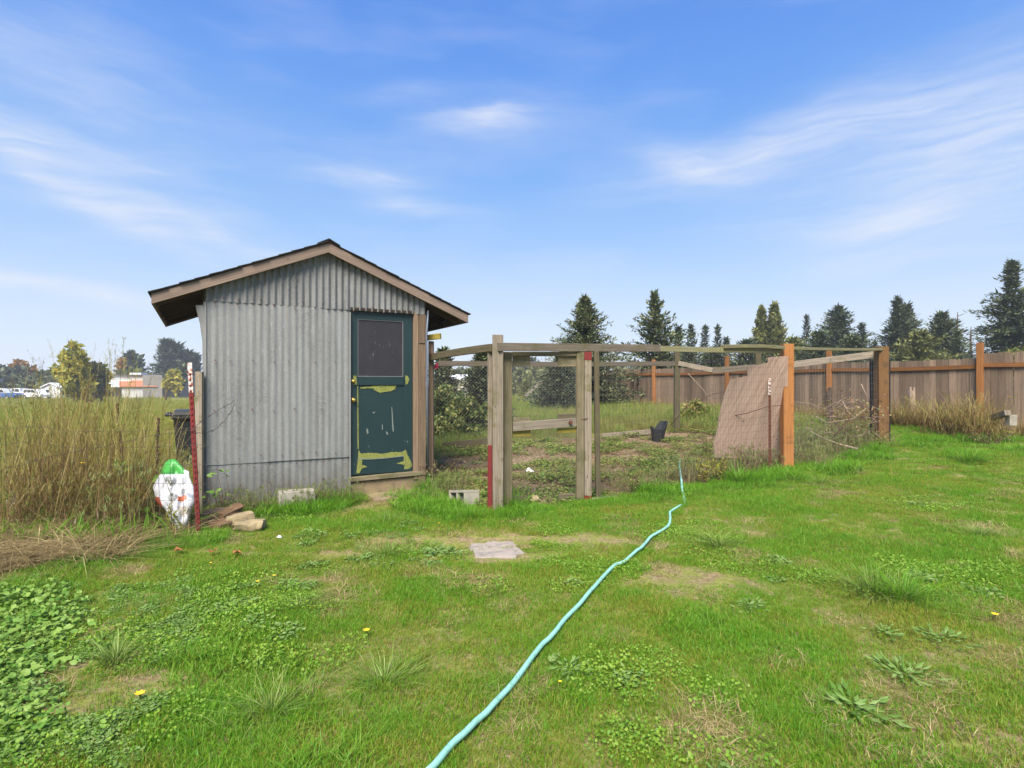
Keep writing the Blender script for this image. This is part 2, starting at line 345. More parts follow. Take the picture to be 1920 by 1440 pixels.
# foliage: colour varies in the world by noise, per leaf by 'rnd', per clump by object random
def foliage(name, c1, c2, c3=None, nscale=.8, tl=.3, root=None, rough=.6, per=.5):
    m, nt, out = newmat(name); pos = N(nt, 'ShaderNodeNewGeometry').outputs['Position']
    n1 = nz(nt, pos, nscale, 4, .6); n2 = nz(nt, pos, nscale*7, 3, .6)
    rn = N(nt, 'ShaderNodeAttribute', attribute_name='rnd').outputs['Fac']; oi = N(nt, 'ShaderNodeObjectInfo').outputs['Random']
    f = M_(nt, 'ADD', M_(nt, 'MULTIPLY', n1, 1.5), M_(nt, 'MULTIPLY', n2, .5)); f = M_(nt, 'ADD', f, -.5)
    f = M_(nt, 'ADD', f, M_(nt, 'MULTIPLY', M_(nt, 'SUBTRACT', rn, .5), per)); f = M_(nt, 'ADD', f, M_(nt, 'MULTIPLY', M_(nt, 'SUBTRACT', oi, .5), .25))
    stops = [(.2, c1), (.8, c2)] if c3 is None else [(.12, c1), (.5, c2), (.88, c3)]
    c = ramp(nt, f, stops)
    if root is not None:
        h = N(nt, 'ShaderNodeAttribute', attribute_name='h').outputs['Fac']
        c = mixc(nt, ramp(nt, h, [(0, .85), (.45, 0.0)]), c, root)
    df = N(nt, 'ShaderNodeBsdfDiffuse', {'Color': c}); tr = N(nt, 'ShaderNodeBsdfTranslucent', {'Color': c})
    gl = N(nt, 'ShaderNodeBsdfGlossy', {'Color': (.5, .5, .5), 'Roughness': .5})
    a = N(nt, 'ShaderNodeMixShader', {0: tl, 1: df.outputs[0], 2: tr.outputs[0]}); b = N(nt, 'ShaderNodeMixShader', {0: .035, 1: a.outputs[0], 2: gl.outputs[0]})
    nt.links.new(b.outputs[0], out.inputs[0]); return m
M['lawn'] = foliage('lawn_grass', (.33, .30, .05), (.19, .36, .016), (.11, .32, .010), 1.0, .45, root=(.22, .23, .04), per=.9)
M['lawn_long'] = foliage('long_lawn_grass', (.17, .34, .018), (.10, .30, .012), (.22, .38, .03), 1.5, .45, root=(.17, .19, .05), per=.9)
M['clover'] = foliage('clover_leaves', (.14, .29, .025), (.25, .38, .04), None, 2.0, .35, per=.8)
M['tuft'] = foliage('coarse_tuft_grass', (.11, .21, .028), (.21, .32, .05), (.30, .38, .10), 2.0, .35, root=(.14, .14, .05), per=1.0)
M['weedleaf'] = foliage('broad_weed_leaves', (.12, .23, .035), (.22, .32, .09), None, 2.0, .3, per=.9)
M['bigleaf'] = foliage('soft_broad_leaves', (.12, .26, .035), (.24, .36, .07), None, 2.0, .3, per=.7)
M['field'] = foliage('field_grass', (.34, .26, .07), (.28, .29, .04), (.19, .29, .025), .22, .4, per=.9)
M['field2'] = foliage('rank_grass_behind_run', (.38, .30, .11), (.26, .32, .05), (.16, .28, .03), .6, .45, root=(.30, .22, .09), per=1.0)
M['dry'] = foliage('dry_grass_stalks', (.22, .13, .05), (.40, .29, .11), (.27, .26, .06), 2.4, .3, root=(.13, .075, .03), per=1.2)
M['straw'] = foliage('flattened_straw', (.22, .155, .07), (.50, .39, .19), None, 2.5, .2, per=1.3)
M['seed'] = foliage('dry_seed_heads', (.22, .15, .08), (.36, .28, .15), None, 3, .2, per=1.0)
M['penweed'] = foliage('low_run_weeds', (.11, .18, .03), (.19, .27, .05), (.30, .27, .08), 2.5, .3, per=1.0)
M['brownweed'] = foliage('withered_weeds', (.19, .12, .08), (.28, .20, .11), (.20, .23, .07), 2.5, .2, per=1.2)
M['goldweed'] = foliage('yellow_flowering_weed', (.20, .22, .03), (.34, .30, .03), None, 3, .3, per=1.0)
M['spruce'] = foliage('spruce_needles', (.06, .085, .045), (.13, .16, .07), (.22, .22, .105), 1.2, .15, per=1.1)
M['fir'] = foliage('dark_fir_needles', (.055, .08, .042), (.135, .155, .072), None, .8, .12, per=1.1)
M['far_fir'] = foliage('far_conifer_needles', (.06, .085, .055), (.12, .145, .08), None, .3, .12, per=1.0)
M['thuja'] = foliage('olive_conifer_sprays', (.10, .12, .04), (.24, .24, .07), None, .5, .15, per=1.0)
M['shrub'] = foliage('shrub_leaves', (.06, .10, .022), (.17, .22, .05), (.30, .28, .08), 1.2, .3, per=1.2)
M['yellowtree'] = foliage('yellowing_leaves', (.14, .17, .035), (.38, .36, .05), (.58, .48, .06), .35, .35, per=1.0)
M['greytree'] = foliage('dull_green_leaves', (.07, .095, .04), (.14, .16, .065), None, .3, .25, per=1.0)
M['orangetree'] = foliage('orange_autumn_leaves', (.24, .13, .03), (.38, .20, .04), None, .25, .3, per=1.0)
M['palegreen'] = foliage('pale_far_leaves', (.12, .14, .045), (.20, .21, .07), None, .3, .3, per=.8)
M['deadleaf'] = foliage('dead_bramble_leaves', (.18, .09, .05), (.36, .22, .12), (.18, .19, .06), 3, .2, per=1.2)
M['scuff'] = simple('chalky_scuff', (.17, .19, .165), .8)
# ================================================================== ground
SH_L = Vector((-3.395, 6.3, 0)); SH_A = math.atan2(.480, .877)
def inpoly(x, y, poly):
    c = False; n = len(poly)
    for i in range(n):
        x1, y1 = poly[i]; x2, y2 = poly[(i+1) % n]
        if (y1 > y) != (y2 > y) and x < (x2-x1)*(y-y1)/(y2-y1)+x1: c = not c
    return c
PA, PB, PC, PK, PL_, PD = (-.18, 6.42), (4.22, 8.72), (7.02, 10.8), (3.6, 12.35), (-1.7, 11.2), (-1.10, 7.75)
PEN = [PA, PB, PC, PK, PL_, PD]
def shp(t, d): return (SH_L.x+.877*t-.480*d, SH_L.y+.480*t+.877*d)
SHED = [shp(0, 0), shp(2.56, 0), shp(2.56, 2.6), shp(0, 2.6)]
FA = Vector((3.61, 23.6)); FD = Vector((1.579, -2.891))      # fence line: FA + t*FD, posts at whole t
def fence_side(x, y):                                      # > 0 on our side of the fence
    r = Vector((x, y))-FA; return FD.y*r.x-FD.x*r.y
def dry_edge(y): return float(np.interp(y, [3.2, 3.9, 4.3, 4.7, 5.3, 6.3, 6.8], [-9, -5, -4.1, -3.62, -3.36, -3.3, -3.5]))
def zone(x, y):
    if inpoly(x, y, PEN): return 'pen'
    if inpoly(x, y, SHED): return 'shed'
    if x < dry_edge(y) and y < 8.2 and not (x > -2.9): return 'dry' if x > -9.5 else 'field'
    # lawn: in front of the shed and run, and on the right up to the fence
    fs = fence_side(x, y)
    def front(px_, py_, qx, qy): return (qx-px_)*(y-py_)-(qy-py_)*(x-px_) < 0
    if y < 6.3 and x > -3.4: return 'lawn'
    a, b = shp(0, 0), shp(2.56, 0)
    if x > a[0]-.3 and x <= b[0] and front(*a, *b): return 'lawn'
    if b[0] < x <= PA[0] and y < 7.75-(x+1.1)*1.3: return 'lawn'
    if PA[0] < x <= PB[0] and front(*PA, *PB): return 'lawn'
    if PB[0] < x <= PC[0]+.0 and front(*PB, *PC): return 'lawn'
    if x > PC[0] and fs/3.294 > .9: return 'lawn'
    return 'field'
def axis(lo, hi, step, far, growth=1.25):
    a = list(np.arange(lo, hi+1e-6, step)); s = step
    while a[-1] < far: s *= growth; a.append(a[-1]+s)
    s = step; b = [lo]
    while b[-1] > -far: s *= growth; b.append(b[-1]-s)
    return np.array(b[:0:-1]+a)
xs = axis(-8, 12, .11, 800); ys = axis(1.0, 15, .11, 1000); ys = ys[ys > -60]
def ground():
    nx, ny = len(xs), len(ys); V = np.zeros((ny*nx, 3)); Z = np.zeros((ny*nx, 4)); k = 0
    for y in ys:
        for x in xs:
            near = abs(x) < 13 and y < 20
            z = gz(x, y)
            if near:
                z += (noise.noise((x*.9, y*.9, 0))*.035+noise.noise((x*3.1, y*3.1, 4))*.012)
                q = zone(x, y); Z[k] = (q == 'lawn', q == 'pen', q in ('dry',), 1)
            else:
                q = 'field' if fence_side(x, y) < 0 or x < -3 or y > 15 else 'lawn'
                Z[k] = (q == 'lawn', 0, 0, 1)
                if y > 30: z += noise.noise((x*.03, y*.03, 1))*.15
            V[k] = (x, y, z); k += 1
    i = np.arange(ny-1)[:, None]*nx+np.arange(nx-1)[None, :]; i = i.ravel()
    Fq = np.stack([i, i+1, i+nx+1, i+nx], 1)
    return V, Fq, Z
M['ground'], nt, out = newmat('ground_soil_and_thatch')
pos = N(nt, 'ShaderNodeNewGeometry').outputs['Position']
zc = N(nt, 'ShaderNodeSeparateColor', {0: N(nt, 'ShaderNodeAttribute', attribute_name='zone').outputs['Color']})
def soft(ch):                                              # noisy zone borders
    return M_(nt, 'ADD', M_(nt, 'MULTIPLY', M_(nt, 'SUBTRACT', M_(nt, 'ADD', zc.outputs[ch], M_(nt, 'MULTIPLY', nz(nt, pos, 5.0, 4), .6)), .5), 2.2), -.2, clamp=True)
big = nz(nt, pos, .55, 5, .6); fine = nz(nt, pos, 34, 8, .75); mid = nz(nt, pos, 7, 6, .65); far_ = nz(nt, mapv(nt, pos, (.05, .22, 1)), 1, 4, .6)
soil = ramp(nt, fine, [(.3, (.11, .072, .042)), (.5, (.26, .18, .105)), (.7, (.46, .34, .21))])
thatch = ramp(nt, fine, [(.3, (.11, .12, .03)), (.5, (.20, .22, .045)), (.72, (.36, .31, .12))])
lawnc = mixc(nt, ramp(nt, mid, [(.42, 1.0), (.64, 0.0)]), soil, thatch)
chips = N(nt, 'ShaderNodeTexVoronoi', {'Vector': pos, 'Scale': 42.0}).outputs['Color']
chipv = N(nt, 'ShaderNodeSeparateColor', {0: chips}).outputs[1]
penc = mixc(nt, .55, soil, ramp(nt, chipv, [(.1, (.06, .038, .026)), (.5, (.18, .11, .075)), (.95, (.40, .30, .21))]))
penc = mixc(nt, ramp(nt, mid, [(.5, 0.0), (.62, .6)]), penc, (.11, .13, .035))
dryc = ramp(nt, fine, [(.3, (.07, .05, .025)), (.5, (.20, .15, .07)), (.72, (.38, .30, .14))])
fieldc = ramp(nt, far_, [(.32, (.13, .17, .03)), (.5, (.20, .19, .045)), (.68, (.28, .20, .075))])
fieldc = mixc(nt, .35, fieldc, ramp(nt, fine, [(.3, (.08, .08, .02)), (.7, (.26, .22, .08))]))
c = mixc(nt, soft(0), fieldc, lawnc); c = mixc(nt, soft(1), c, penc); c = mixc(nt, soft(2), c, dryc)
bsdf(nt, out, c, .95, 0, fine, .8, .02, .1)
V, Fq, Z = ground()
me = bpy.data.meshes.new('ground'); me.from_pydata(V.tolist(), [], Fq.tolist())
ca = me.color_attributes.new('zone', 'FLOAT_COLOR', 'POINT'); ca.data.foreach_set('color', Z.astype(np.float32).ravel())
me.materials.append(M['ground']); me.polygons.foreach_set('use_smooth', [True]*len(me.polygons)); me.update()
tag(link('ground', me), kind='structure')
def gn(x, y):                                              # ground height including its small bumps
    return gz(x, y)+(noise.noise((x*.9, y*.9, 0))*.035+noise.noise((x*3.1, y*3.1, 4))*.012)
# ================================================================== haze
m = MB(); hx = 1300; m.hexa([(-hx, -70, -2.6), (hx, -70, -2.6), (hx, 1600, -2.6), (-hx, 1600, -2.6), (-hx, -70, 16), (hx, -70, 16), (hx, 1600, 16), (-hx, 1600, 16)])
mh = bpy.data.materials.new('haze_air'); mh.use_nodes = True; nt = mh.node_tree; nt.nodes.clear(); out = N(nt, 'ShaderNodeOutputMaterial')
nt.links.new(N(nt, 'ShaderNodeVolumePrincipled', {'Color': (.86, .91, 1.0, 1), 'Density': .0009}).outputs[0], out.inputs['Volume'])
tag(m.build('haze', mh), kind='stuff')
# ================================================================== shed
shed = empty('shed', SH_L, 'small gable roofed shed clad in corrugated iron with a dark green door', 'shed', rz=SH_A)
SM = WMX[shed.name]
def S(t, d, z): return SM @ Vector((t, d, z))
def wallpt(px, py, off=0.0):                               # pixel -> (t, z) on the wall plane moved forward by off
    o = S(0, -off, 0); n = Vector((.480, -.877, 0)); r = Vector(((px-960)/F, 1, -(py-720)/F)); O = Vector((0, 0, H))
    k = (o-O).dot(n)/r.dot(n); p = SM.inverted() @ (O+r*k); return p.x, p.z
TR, ZE, ZR = 1.30, 2.395, 3.14                             # ridge t, rake top height at the ends and ridge
TE0, TE1 = -.50, 3.13
SL = (ZR-ZE)/(TR-TE0)
def rake(t): return ZR-SL*abs(t-TR)                         # top edge of rake boards
PITCH, AMP = .0762, .0115
def sheet(name, t0, t1, z0, z1, d=0.0, mat='galv', z0f=None, seed=0, parent=shed, side=None, rag=.004):
    m = MB(); n = max(2, int((t1-t0)/PITCH*8)); rows = 5; grid = []
    for i in range(n+1):
        t = t0+(t1-t0)*i/n
        za = (z0f(t) if z0f else z0)+noise.noise((t*9, seed, 0))*rag; zb = z1(t) if callable(z1) else z1
        col = []
        for j in range(rows+1):
            z = za+(zb-za)*j/rows
            dd = d-AMP*(1.0 if 'dark' in mat else (.30 if mat == 'galv_low' else .25))*(1+.5*noise.noise((t*1.7, seed, 7)))*math.sin(2*math.pi*t/PITCH)*(1-.12*noise.noise((t*2, z*2, seed)))+noise.noise((t*1.5, z*1.5, seed+3))*.006
            col.append((t, dd, z))
        grid.append(col)
    ii = SM if side is None else side
    b = len(m.v)
    for col in grid:
        for p in col: m.v.append(ii @ Vector(p))
    for i in range(n):
        for j in range(rows):
            a = b+i*(rows+1)+j; q = (a, a+rows+1, a+rows+2, a+1); m.f.append(q)
            m.uv.append([(grid[x][y][0]+seed*3.7, grid[x][y][2]) for x, y in ((i, j), (i+1, j), (i+1, j+1), (i, j+1))]); m.mi.append(0)
    o = m.build(name, M[mat], parent, smooth=True)
    md = o.modifiers.new('solid', 'SOLIDIFY'); md.thickness = .0015
    es = o.modifiers.new('split', 'EDGE_SPLIT'); es.split_angle = math.radians(55)
    return o
tD0, _ = wallpt(656.7, 720); tD1, _ = wallpt(774.7, 720); tW = 2.555
tA = wallpt(502, 720)[0]
sheet('corrugated_sheet', .0, tA+.02, .545, 2.395, -.004, seed=1)
sheet('corrugated_sheet', tA, tD0-.005, .548, 2.372, -.008, seed=2)
sheet('corrugated_sheet', .0, wallpt(560, 720)[0], .03, .56, .009, 'galv_low', seed=3, rag=.012)
sheet('corrugated_sheet', wallpt(560, 720)[0]-.02, tD0-.005, .04, .565, .007, 'galv_low', seed=4, rag=.012)
sheet('corrugated_sheet', .0, TR-.02, 2.372, lambda t: rake(t)-.05, -.012, 'galv_dark', seed=5)
sheet('corrugated_sheet', TR-.05, tW, 2.365, lambda t: rake(t)-.05, -.017, 'galv_dark', seed=6)
for s_, t_ in ((0, 0.0), (1, tW)):                           # side and back walls
    side = SM @ Matrix.Translation((t_, 0, 0)) @ Matrix.Rotation(math.radians(90), 4, 'Z')
    for k in range(3): sheet('corrugated_sheet', .02+k*.84, .86+k*.84, .05, rake(t_)-.08, (.012 if s_ == 0 else -.012)+.002*k, seed=10+s_*3+k, side=side)
back = SM @ Matrix.Translation((0, 2.56, 0))
for k in range(3): sheet('corrugated_sheet', k*.853, k*.853+.86, .05, lambda t: rake(t)-.05, .002*k, seed=20+k, side=back)
# edge trims of the front wall
m = MB(); m.bar(S(-.004, -.006, .04), S(-.004, -.006, 2.36), .012, .035, up=(0, 1, 0)); m.build('corner_trim', M['trim'], shed)
m = MB(); m.bar(S(tD0-.004, -.014, .05), S(tD0-.004, -.014, 2.34), .012, .016, up=(0, 1, 0)); m.build('door_edge_trim', M['trim'], shed)
# nail heads
m = MB(); rr = random.Random(4)
for zz in (.62, 1.15, 1.72, 2.36, 2.42, .30, .50):
    t = .08+rr.random()*.1
    while t < (tD0-.05 if zz < 2.3 else tW-.05):
        c0 = S(t, -.024, zz+rr.uniform(-.015, .015)); m.tube([c0, c0+Vector((.480, -.877, 0))*.006], rr.uniform(.006, .010), 6); t += PITCH*rr.choice((2, 3, 3, 4))
tag(m.build('nail_heads', M['rust'], shed), kind='stuff')
# bent flashing on the left corner
m = MB()
for (za, zb, xa, xb, wa, wb) in ((2.32, 2.12, -.10, -.055, .075, .06), (2.12, 1.92, -.055, -.03, .06, .04), (1.92, .5, -.03, -.025, .04, .035)):
    m.hexa([S(xa, .01, za), S(xa+wa, -.012, za), S(xa+wa, -.008, za), S(xa, .014, za), S(xb, .01, zb), S(xb+wb, -.012, zb), S(xb+wb, -.008, zb), S(xb, .014, zb)])
m.build('bent_flashing', M['trim'], shed)
# door opening: jambs, posts, threshold
zS = wallpt(700, 889)[1]; zT = wallpt(700, 583.6)[1]
tP0 = wallpt(784.6, 720)[0]; tP1 = wallpt(797.5, 720)[0]
def board(name, t0, t1, z0, z1, d0, d1, mat, par=shed, bev=.003):
    m = MB(); tc = (t0+t1)/2; dc = (d0+d1)/2
    m.bar(S(tc, dc, z0), S(tc, dc, z1), d1-d0, t1-t0, up=S(0, 1, 0)-S(0, 0, 0)); return m.build(name, M[mat], par, bevel=bev)
board('door_jamb', tD1+.004, tP0-.003, .20, zT+.03, -.012, .08, 'wood_brown')
board('door_post', tP0, tP1, .10, 1.98, -.020, .07, 'wood_brown')
board('door_post_block', tP0+.003, tP1-.002, 1.985, 2.36, -.030, .06, 'wood_brown')
m = MB(); m.bar(S(tD0-.01, .03, zS-.045), S(tP1+.02, .03, zS-.03), .055, .12, side=S(0, 1, 0)-S(0, 0, 0)); m.build('threshold', M['wood_green'], shed, bevel=.004)
m = MB(); m.bar(S(tD0, .03, zS-.17), S(tP1-.03, .03, zS-.16), .17, .05, side=S(0, 1, 0)-S(0, 0, 0)); m.build('kick_board', M['concrete_tan'], shed, bevel=.004)
m = MB(); m.bar(S(tD0, .02, zT+.016), S(tD1, .02, zT+.016), .03, .09, side=S(0, 1, 0)-S(0, 0, 0)); m.build('door_head', M['wood_dark'], shed)
# the door: stiles and rails round the window, lower panel proud pieces
def dz(py, px=715): return wallpt(px, py, 0)[1]
tw0, tw1 = wallpt(671.5, 700)[0], wallpt(757, 700)[0]; zw0, zw1 = dz(707), dz(600)
m = MB(); dd = .022
def slab(m, t0, t1, z0, z1, d0, d1):
    m.hexa([S(t0, d0, z0), S(t1, d0, z0), S(t1, d1, z0), S(t0, d1, z0), S(t0, d0, z1), S(t1, d0, z1), S(t1, d1, z1), S(t0, d1, z1)])
slab(m, tD0+.004, tw0, zS, zT, dd, dd+.04); slab(m, tw1, tD1-.002, zS, zT, dd, dd+.04); slab(m, tw0, tw1, zw1, zT, dd, dd+.04)
slab(m, tw0, tw1, zS, zw0, dd+.003, dd+.037)
door = m.build('door', M['door'], shed, bevel=.0015)
m = MB(); slab(m, tw0-.006, tw1+.004, dz(722), zw0+.004, dd-.014, dd); m.build('window_rail', M['door'], door, bevel=.003)
m = MB(); slab(m, tw0+.001, tw1-.001, zw0+.005, zw1-.001, dd+.014, dd+.02); m.build('window_pane', M['screen'], door)
m = MB()
for a, b_, c_, e_ in ((tw0, tw0+.008, zw0+.005, zw1), (tw1-.008, tw1, zw0+.005, zw1)): slab(m, a, b_, c_, e_, dd+.004, dd+.013)
slab(m, tw0+.008, tw1-.008, zw0+.005, zw0+.013, dd+.004, dd+.013); slab(m, tw0+.008, tw1-.008, zw1-.008, zw1, dd+.004, dd+.013)
m.build('window_bead', M['wire'], door)
def dpoly(pts, off, h=.0012, jit=.004, seed=1):            # outline given in zoom pixels of the door view -> world prism
    rr = random.Random(seed); q = []
    for i in range(len(pts)):
        a, b = pts[i], pts[(i+1) % len(pts)]; L = math.hypot(a[0]-b[0], a[1]-b[1]); n = max(1, int(L/9))
        for k in range(n):
            x = a[0]+(b[0]-a[0])*k/n; y = a[1]+(b[1]-a[1])*k/n
            t, z = wallpt(640+x/3.6, 560+y/3.6, -dd); q.append((min(t+rr.uniform(-jit, jit)*.6, tD1-.004), max(z+rr.uniform(-jit, jit), zS+.001)))
    w = [S(t, dd-off, z) for t, z in q]; m = MB(); m.prism(list(reversed(w)), (S(0, -h, 0)-S(0, 0, 0))); return m
peels = [([(125, 597), (205, 592), (255, 585), (370, 587), (362, 612), (330, 625), (290, 629), (262, 635), (240, 630), (212, 607), (170, 605), (130, 609)], 0),
         ([(432, 519), (447, 521), (458, 545), (447, 572), (433, 584)], 0), ([(80, 517), (100, 520), (104, 580), (84, 582)], 0),
         ([(116, 1019), (130, 1045), (205, 1040), (260, 1048), (345, 1036), (415, 1034), (434, 1018), (448, 1060), (470, 1098), (478, 1132), (452, 1150), (422, 1152), (427, 1122), (400, 1117), (372, 1112), (420, 1097), (422, 1062), (400, 1064), (368, 1068), (300, 1073), (220, 1080), (140, 1082), (142, 1100), (135, 1120), (176, 1135), (150, 1142), (135, 1150), (124, 1178), (100, 1178), (108, 1110)], 0),
         ([(106, 590), (113, 590), (117, 1015), (109, 1015)], 1)]
for i, (pl, kk) in enumerate(peels):
    m = dpoly(pl, .0015, .001, .0045 if not kk else .001, i); o = m.build('bare_paint_patch', M['peel'], door); tag(o, 'yellow-green patch where the dark paint has peeled')
for pl, sd_ in (([(112, 1079), (200, 1080), (300, 1073), (400, 1062), (418, 1058), (418, 1066), (300, 1078), (200, 1086), (112, 1086)], 5), ([(338, 730), (343, 735), (347, 800), (354, 895), (347, 900), (342, 860)], 6), ([(170, 873), (178, 880), (184, 905), (176, 916), (168, 895)], 7), ([(273, 850), (279, 850), (280, 882), (274, 885)], 8), ([(300, 893), (314, 905), (314, 920), (304, 915)], 9), ([(211, 765), (226, 762), (226, 772), (213, 776)], 10)):
    dpoly(pl, .0028, .0008, .0012, sd_).build('pale_scuff', M['scuff'], door)
for (x, y, r) in ((80, 558, .024), (83, 685, .030)):
    t, z = wallpt(640+x/3.6, 560+y/3.6, -.01); c0 = S(t, dd, z); nn = Vector((.480, -.877, 0)); m = MB()
    m.tube([c0, c0+nn*.008], r, 14); m.tube([c0+nn*.008, c0+nn*.03, c0+nn*.05, c0+nn*.06], [r*.45, r*.55, r*.85, r*.5], 12)
    m.build('deadbolt' if y < 600 else 'door_knob', M['brass'], door, smooth=True)
# roof
dF, dB = -.12, 2.66; FW = .112
UPV = Vector((0, 0, 1)); nS = Vector((.480, -.877, 0))
for s_ in (-1, 1):
    te = TE0 if s_ < 0 else TE1
    for d_, nm in ((dF+.019, 'rake_board'), (dB-.019, 'rake_board')):
        m = MB(); e = [(te, rake(te)), (TR, ZR), (TR, ZR-FW), (te, rake(te)-FW*.95)]
        q = [S(t, d_-.019, z) for t, z in e]; lu = 2.0
        a = [S(e[3][0], d_-.019, e[3][1]), S(e[3][0], d_+.019, e[3][1]), S(e[0][0], d_+.019, e[0][1]), S(e[0][0], d_-.019, e[0][1]),
             S(e[2][0], d_-.019, e[2][1]), S(e[2][0], d_+.019, e[2][1]), S(e[1][0], d_+.019, e[1][1]), S(e[1][0], d_-.019, e[1][1])]
        m.hexa(a); m.build(nm, M['wood_fascia'], shed, bevel=.002)
    # eave board, inside the rake boards
    m = MB(); tt = te-s_*.012
    m.bar(S(tt, dF+.041, rake(te)-FW*.5+.003), S(tt, dB-.041, rake(te)-FW*.5+.003), FW*.9, .024, up=(0, 0, 1)); m.build('eave_board', M['wood_brown'], shed)
    # rafters and roof deck
    for k in range(5):
        d_ = .20+k*.56; m = MB(); a = te-s_*.03
        m.hexa([S(a, d_-.019, rake(a)-.10), S(a, d_+.019, rake(a)-.10), S(a, d_+.019, rake(a)-.012), S(a, d_-.019, rake(a)-.012),
                S(TR+s_*.01, d_-.019, rake(TR+s_*.01)-.10), S(TR+s_*.01, d_+.019, rake(TR+s_*.01)-.10), S(TR+s_*.01, d_+.019, rake(TR+s_*.01)-.012), S(TR+s_*.01, d_-.019, rake(TR+s_*.01)-.012)])
        m.build('rafter', M['wood_dark'], shed)
    m = MB(); a = te+s_*.004
    m.hexa([S(a, dF, rake(a)+.002), S(a, dB, rake(a)+.002), S(a, dB, rake(a)+.014), S(a, dF, rake(a)+.014),
            S(TR, dF, ZR+.002), S(TR, dB, ZR+.002), S(TR, dB, ZR+.014), S(TR, dF, ZR+.014)]); m.build('roof_deck', M['wood_dark'], shed)
    n = 13; rr = random.Random(9+s_)
    for k in range(n):
        ta = te+s_*.03+(TR-te-s_*.03)*k/n; tb = te+s_*.03+(TR-te-s_*.03)*min(1, (k+1.25)/n); m = MB(); q0 = []; q1 = []
        za, zb = rake(ta)+.026+SL*0, rake(tb)+.018; segs = 8; df, db = dF-.022+rr.uniform(-.012, .008), dB+.02
        for i in range(segs):
            d0 = df+(db-df)*i/segs; d1 = df+(db-df)*(i+1)/segs
            j0 = noise.noise((k*1.3, d0*3, s_))*.007; j1 = noise.noise((k*1.3, d1*3, s_))*.007
            m.hexa([S(ta, d0, za-.008+j0), S(ta, d1, za-.008+j1), S(ta, d1, za+.004+j1), S(ta, d0, za+.004+j0), S(tb, d0, zb-.003), S(tb, d1, zb-.003), S(tb, d1, zb+.004), S(tb, d0, zb+.004)])
        m.build('shingle_course', M['shingle'], shed)
for k in range(14):
    d0 = dF-.03+k*.2; m = MB(); h0 = .032+random.uniform(0, .008)+(.014 if k % 2 else 0)
    for s_ in (-1, 1):
        m.hexa([S(TR, d0, ZR+h0), S(TR+s_*.13, d0, ZR+h0-.13*SL-.012), S(TR+s_*.13, d0, ZR+h0-.13*SL+.001), S(TR, d0, ZR+h0+.014), S(TR, d0+.24, ZR+h0-.01), S(TR+s_*.13, d0+.24, ZR+h0-.13*SL-.02), S(TR+s_*.13, d0+.24, ZR+h0-.13*SL-.01), S(TR, d0+.24, ZR+h0+.004)])
    m.build('ridge_cap', M['shingle'], shed)
# pipe on the right corner
m = MB(); m.tube([S(tW+.035, -.03, 2.42), S(tW+.012, -.035, 2.1), S(tW+.018, -.035, 1.3), S(tW+.03, -.035, .35)], .013, 8); m.build('conduit', M['conduit'], shed, smooth=True)
# ================================================================== shed surroundings
def stone(name, c, sz, rz, mat, label, cat, group=None, tilt=(0, 0), rough=.012, seed=0, cuts=3):
    import bmesh
    bm = bmesh.new(); bmesh.ops.create_cube(bm, size=1.0); bmesh.ops.subdivide_edges(bm, edges=bm.edges, cuts=cuts, use_grid_fill=True)
    for v in bm.verts:
        p = Vector((v.co.x*sz[0], v.co.y*sz[1], v.co.z*sz[2])); q = p*9+Vector((seed*3.1, 0, 0))
        cr = sum(abs(abs(a)-.5) < .01 for a in v.co)
        v.co = p*(1-.02*(cr-1))+Vector((noise.noise(q), noise.noise(q+Vector((5, 0, 0))), noise.noise(q+Vector((0, 7, 0)))*.6))*rough
    me = bpy.data.meshes.new(name); bm.to_mesh(me); bm.free(); me.materials.append(M[mat])
    o = link(name, me, loc=c); o.rotation_euler = (tilt[0], tilt[1], rz)
    md = o.modifiers.new('bevel', 'BEVEL'); md.width = .006; md.segments = 2; md.limit_method = 'ANGLE'
    return tag(o, label, cat, group)
def PG(px, py):                                            # pixel on the ground
    Y = 6.0
    for _ in range(30): Y = (H-gz((px-960)/F*Y, Y))*F/(py-720)
    return Vector(((px-960)/F*Y, Y, gz((px-960)/F*Y, Y)))
t_, _ = wallpt(552, 720)
stone('concrete_block', S(t_, -.16, .10), (.40, .19, .24), SH_A, 'concrete', 'grey concrete block standing on edge against the corrugated wall', 'concrete block', seed=1, rough=.006)
c = PG(632, 945); stone('broken_slab', c+Vector((0, .1, .03)), (.26, .22, .07), .2, 'stone_grey', 'small broken pale slab by the left foot of the green door', 'stone', seed=2)
c = PG(735, 938); stone('doorstep_slab', c+Vector((0, .14, .02)), (.62, .46, .07), .46, 'concrete_tan', 'tan stained concrete step slab below the green door', 'step', seed=3, rough=.008)
# hollow cinder block lying tilted
cb = empty('cinder_block', PG(868, 948)+Vector((0, .12, .07)), 'pale hollow cinder block lying tilted in the grass beside the run', 'cinder block')
m = MB(); B = Matrix.Translation(cb.location) @ Matrix.Rotation(.62, 4, 'Z') @ Matrix.Rotation(.10, 4, 'Y') @ Matrix.Rotation(-.16, 4, 'X')
def bb(x0, x1, y0, y1, z0, z1, mi=0):
    k = [(x0, y0, z0), (x1, y0, z0), (x1, y1, z0), (x0, y1, z0), (x0, y0, z1), (x1, y0, z1), (x1, y1, z1), (x0, y1, z1)]
    m.hexa([B @ Vector(p) for p in k], mi)
w_, l_, h_ = .10, .19, .09                                  # lying on its side; cells open towards -x
bb(-w_, w_, -l_, l_, h_-.032, h_); bb(-w_, w_, -l_, l_, -h_, -h_+.032)
for yy in (-l_, -.016, l_-.032): bb(-w_, w_, yy+.0005, yy+.0315, -h_+.032, h_-.032)
m.build('block_shell', M['concrete'], cb, bevel=.004)
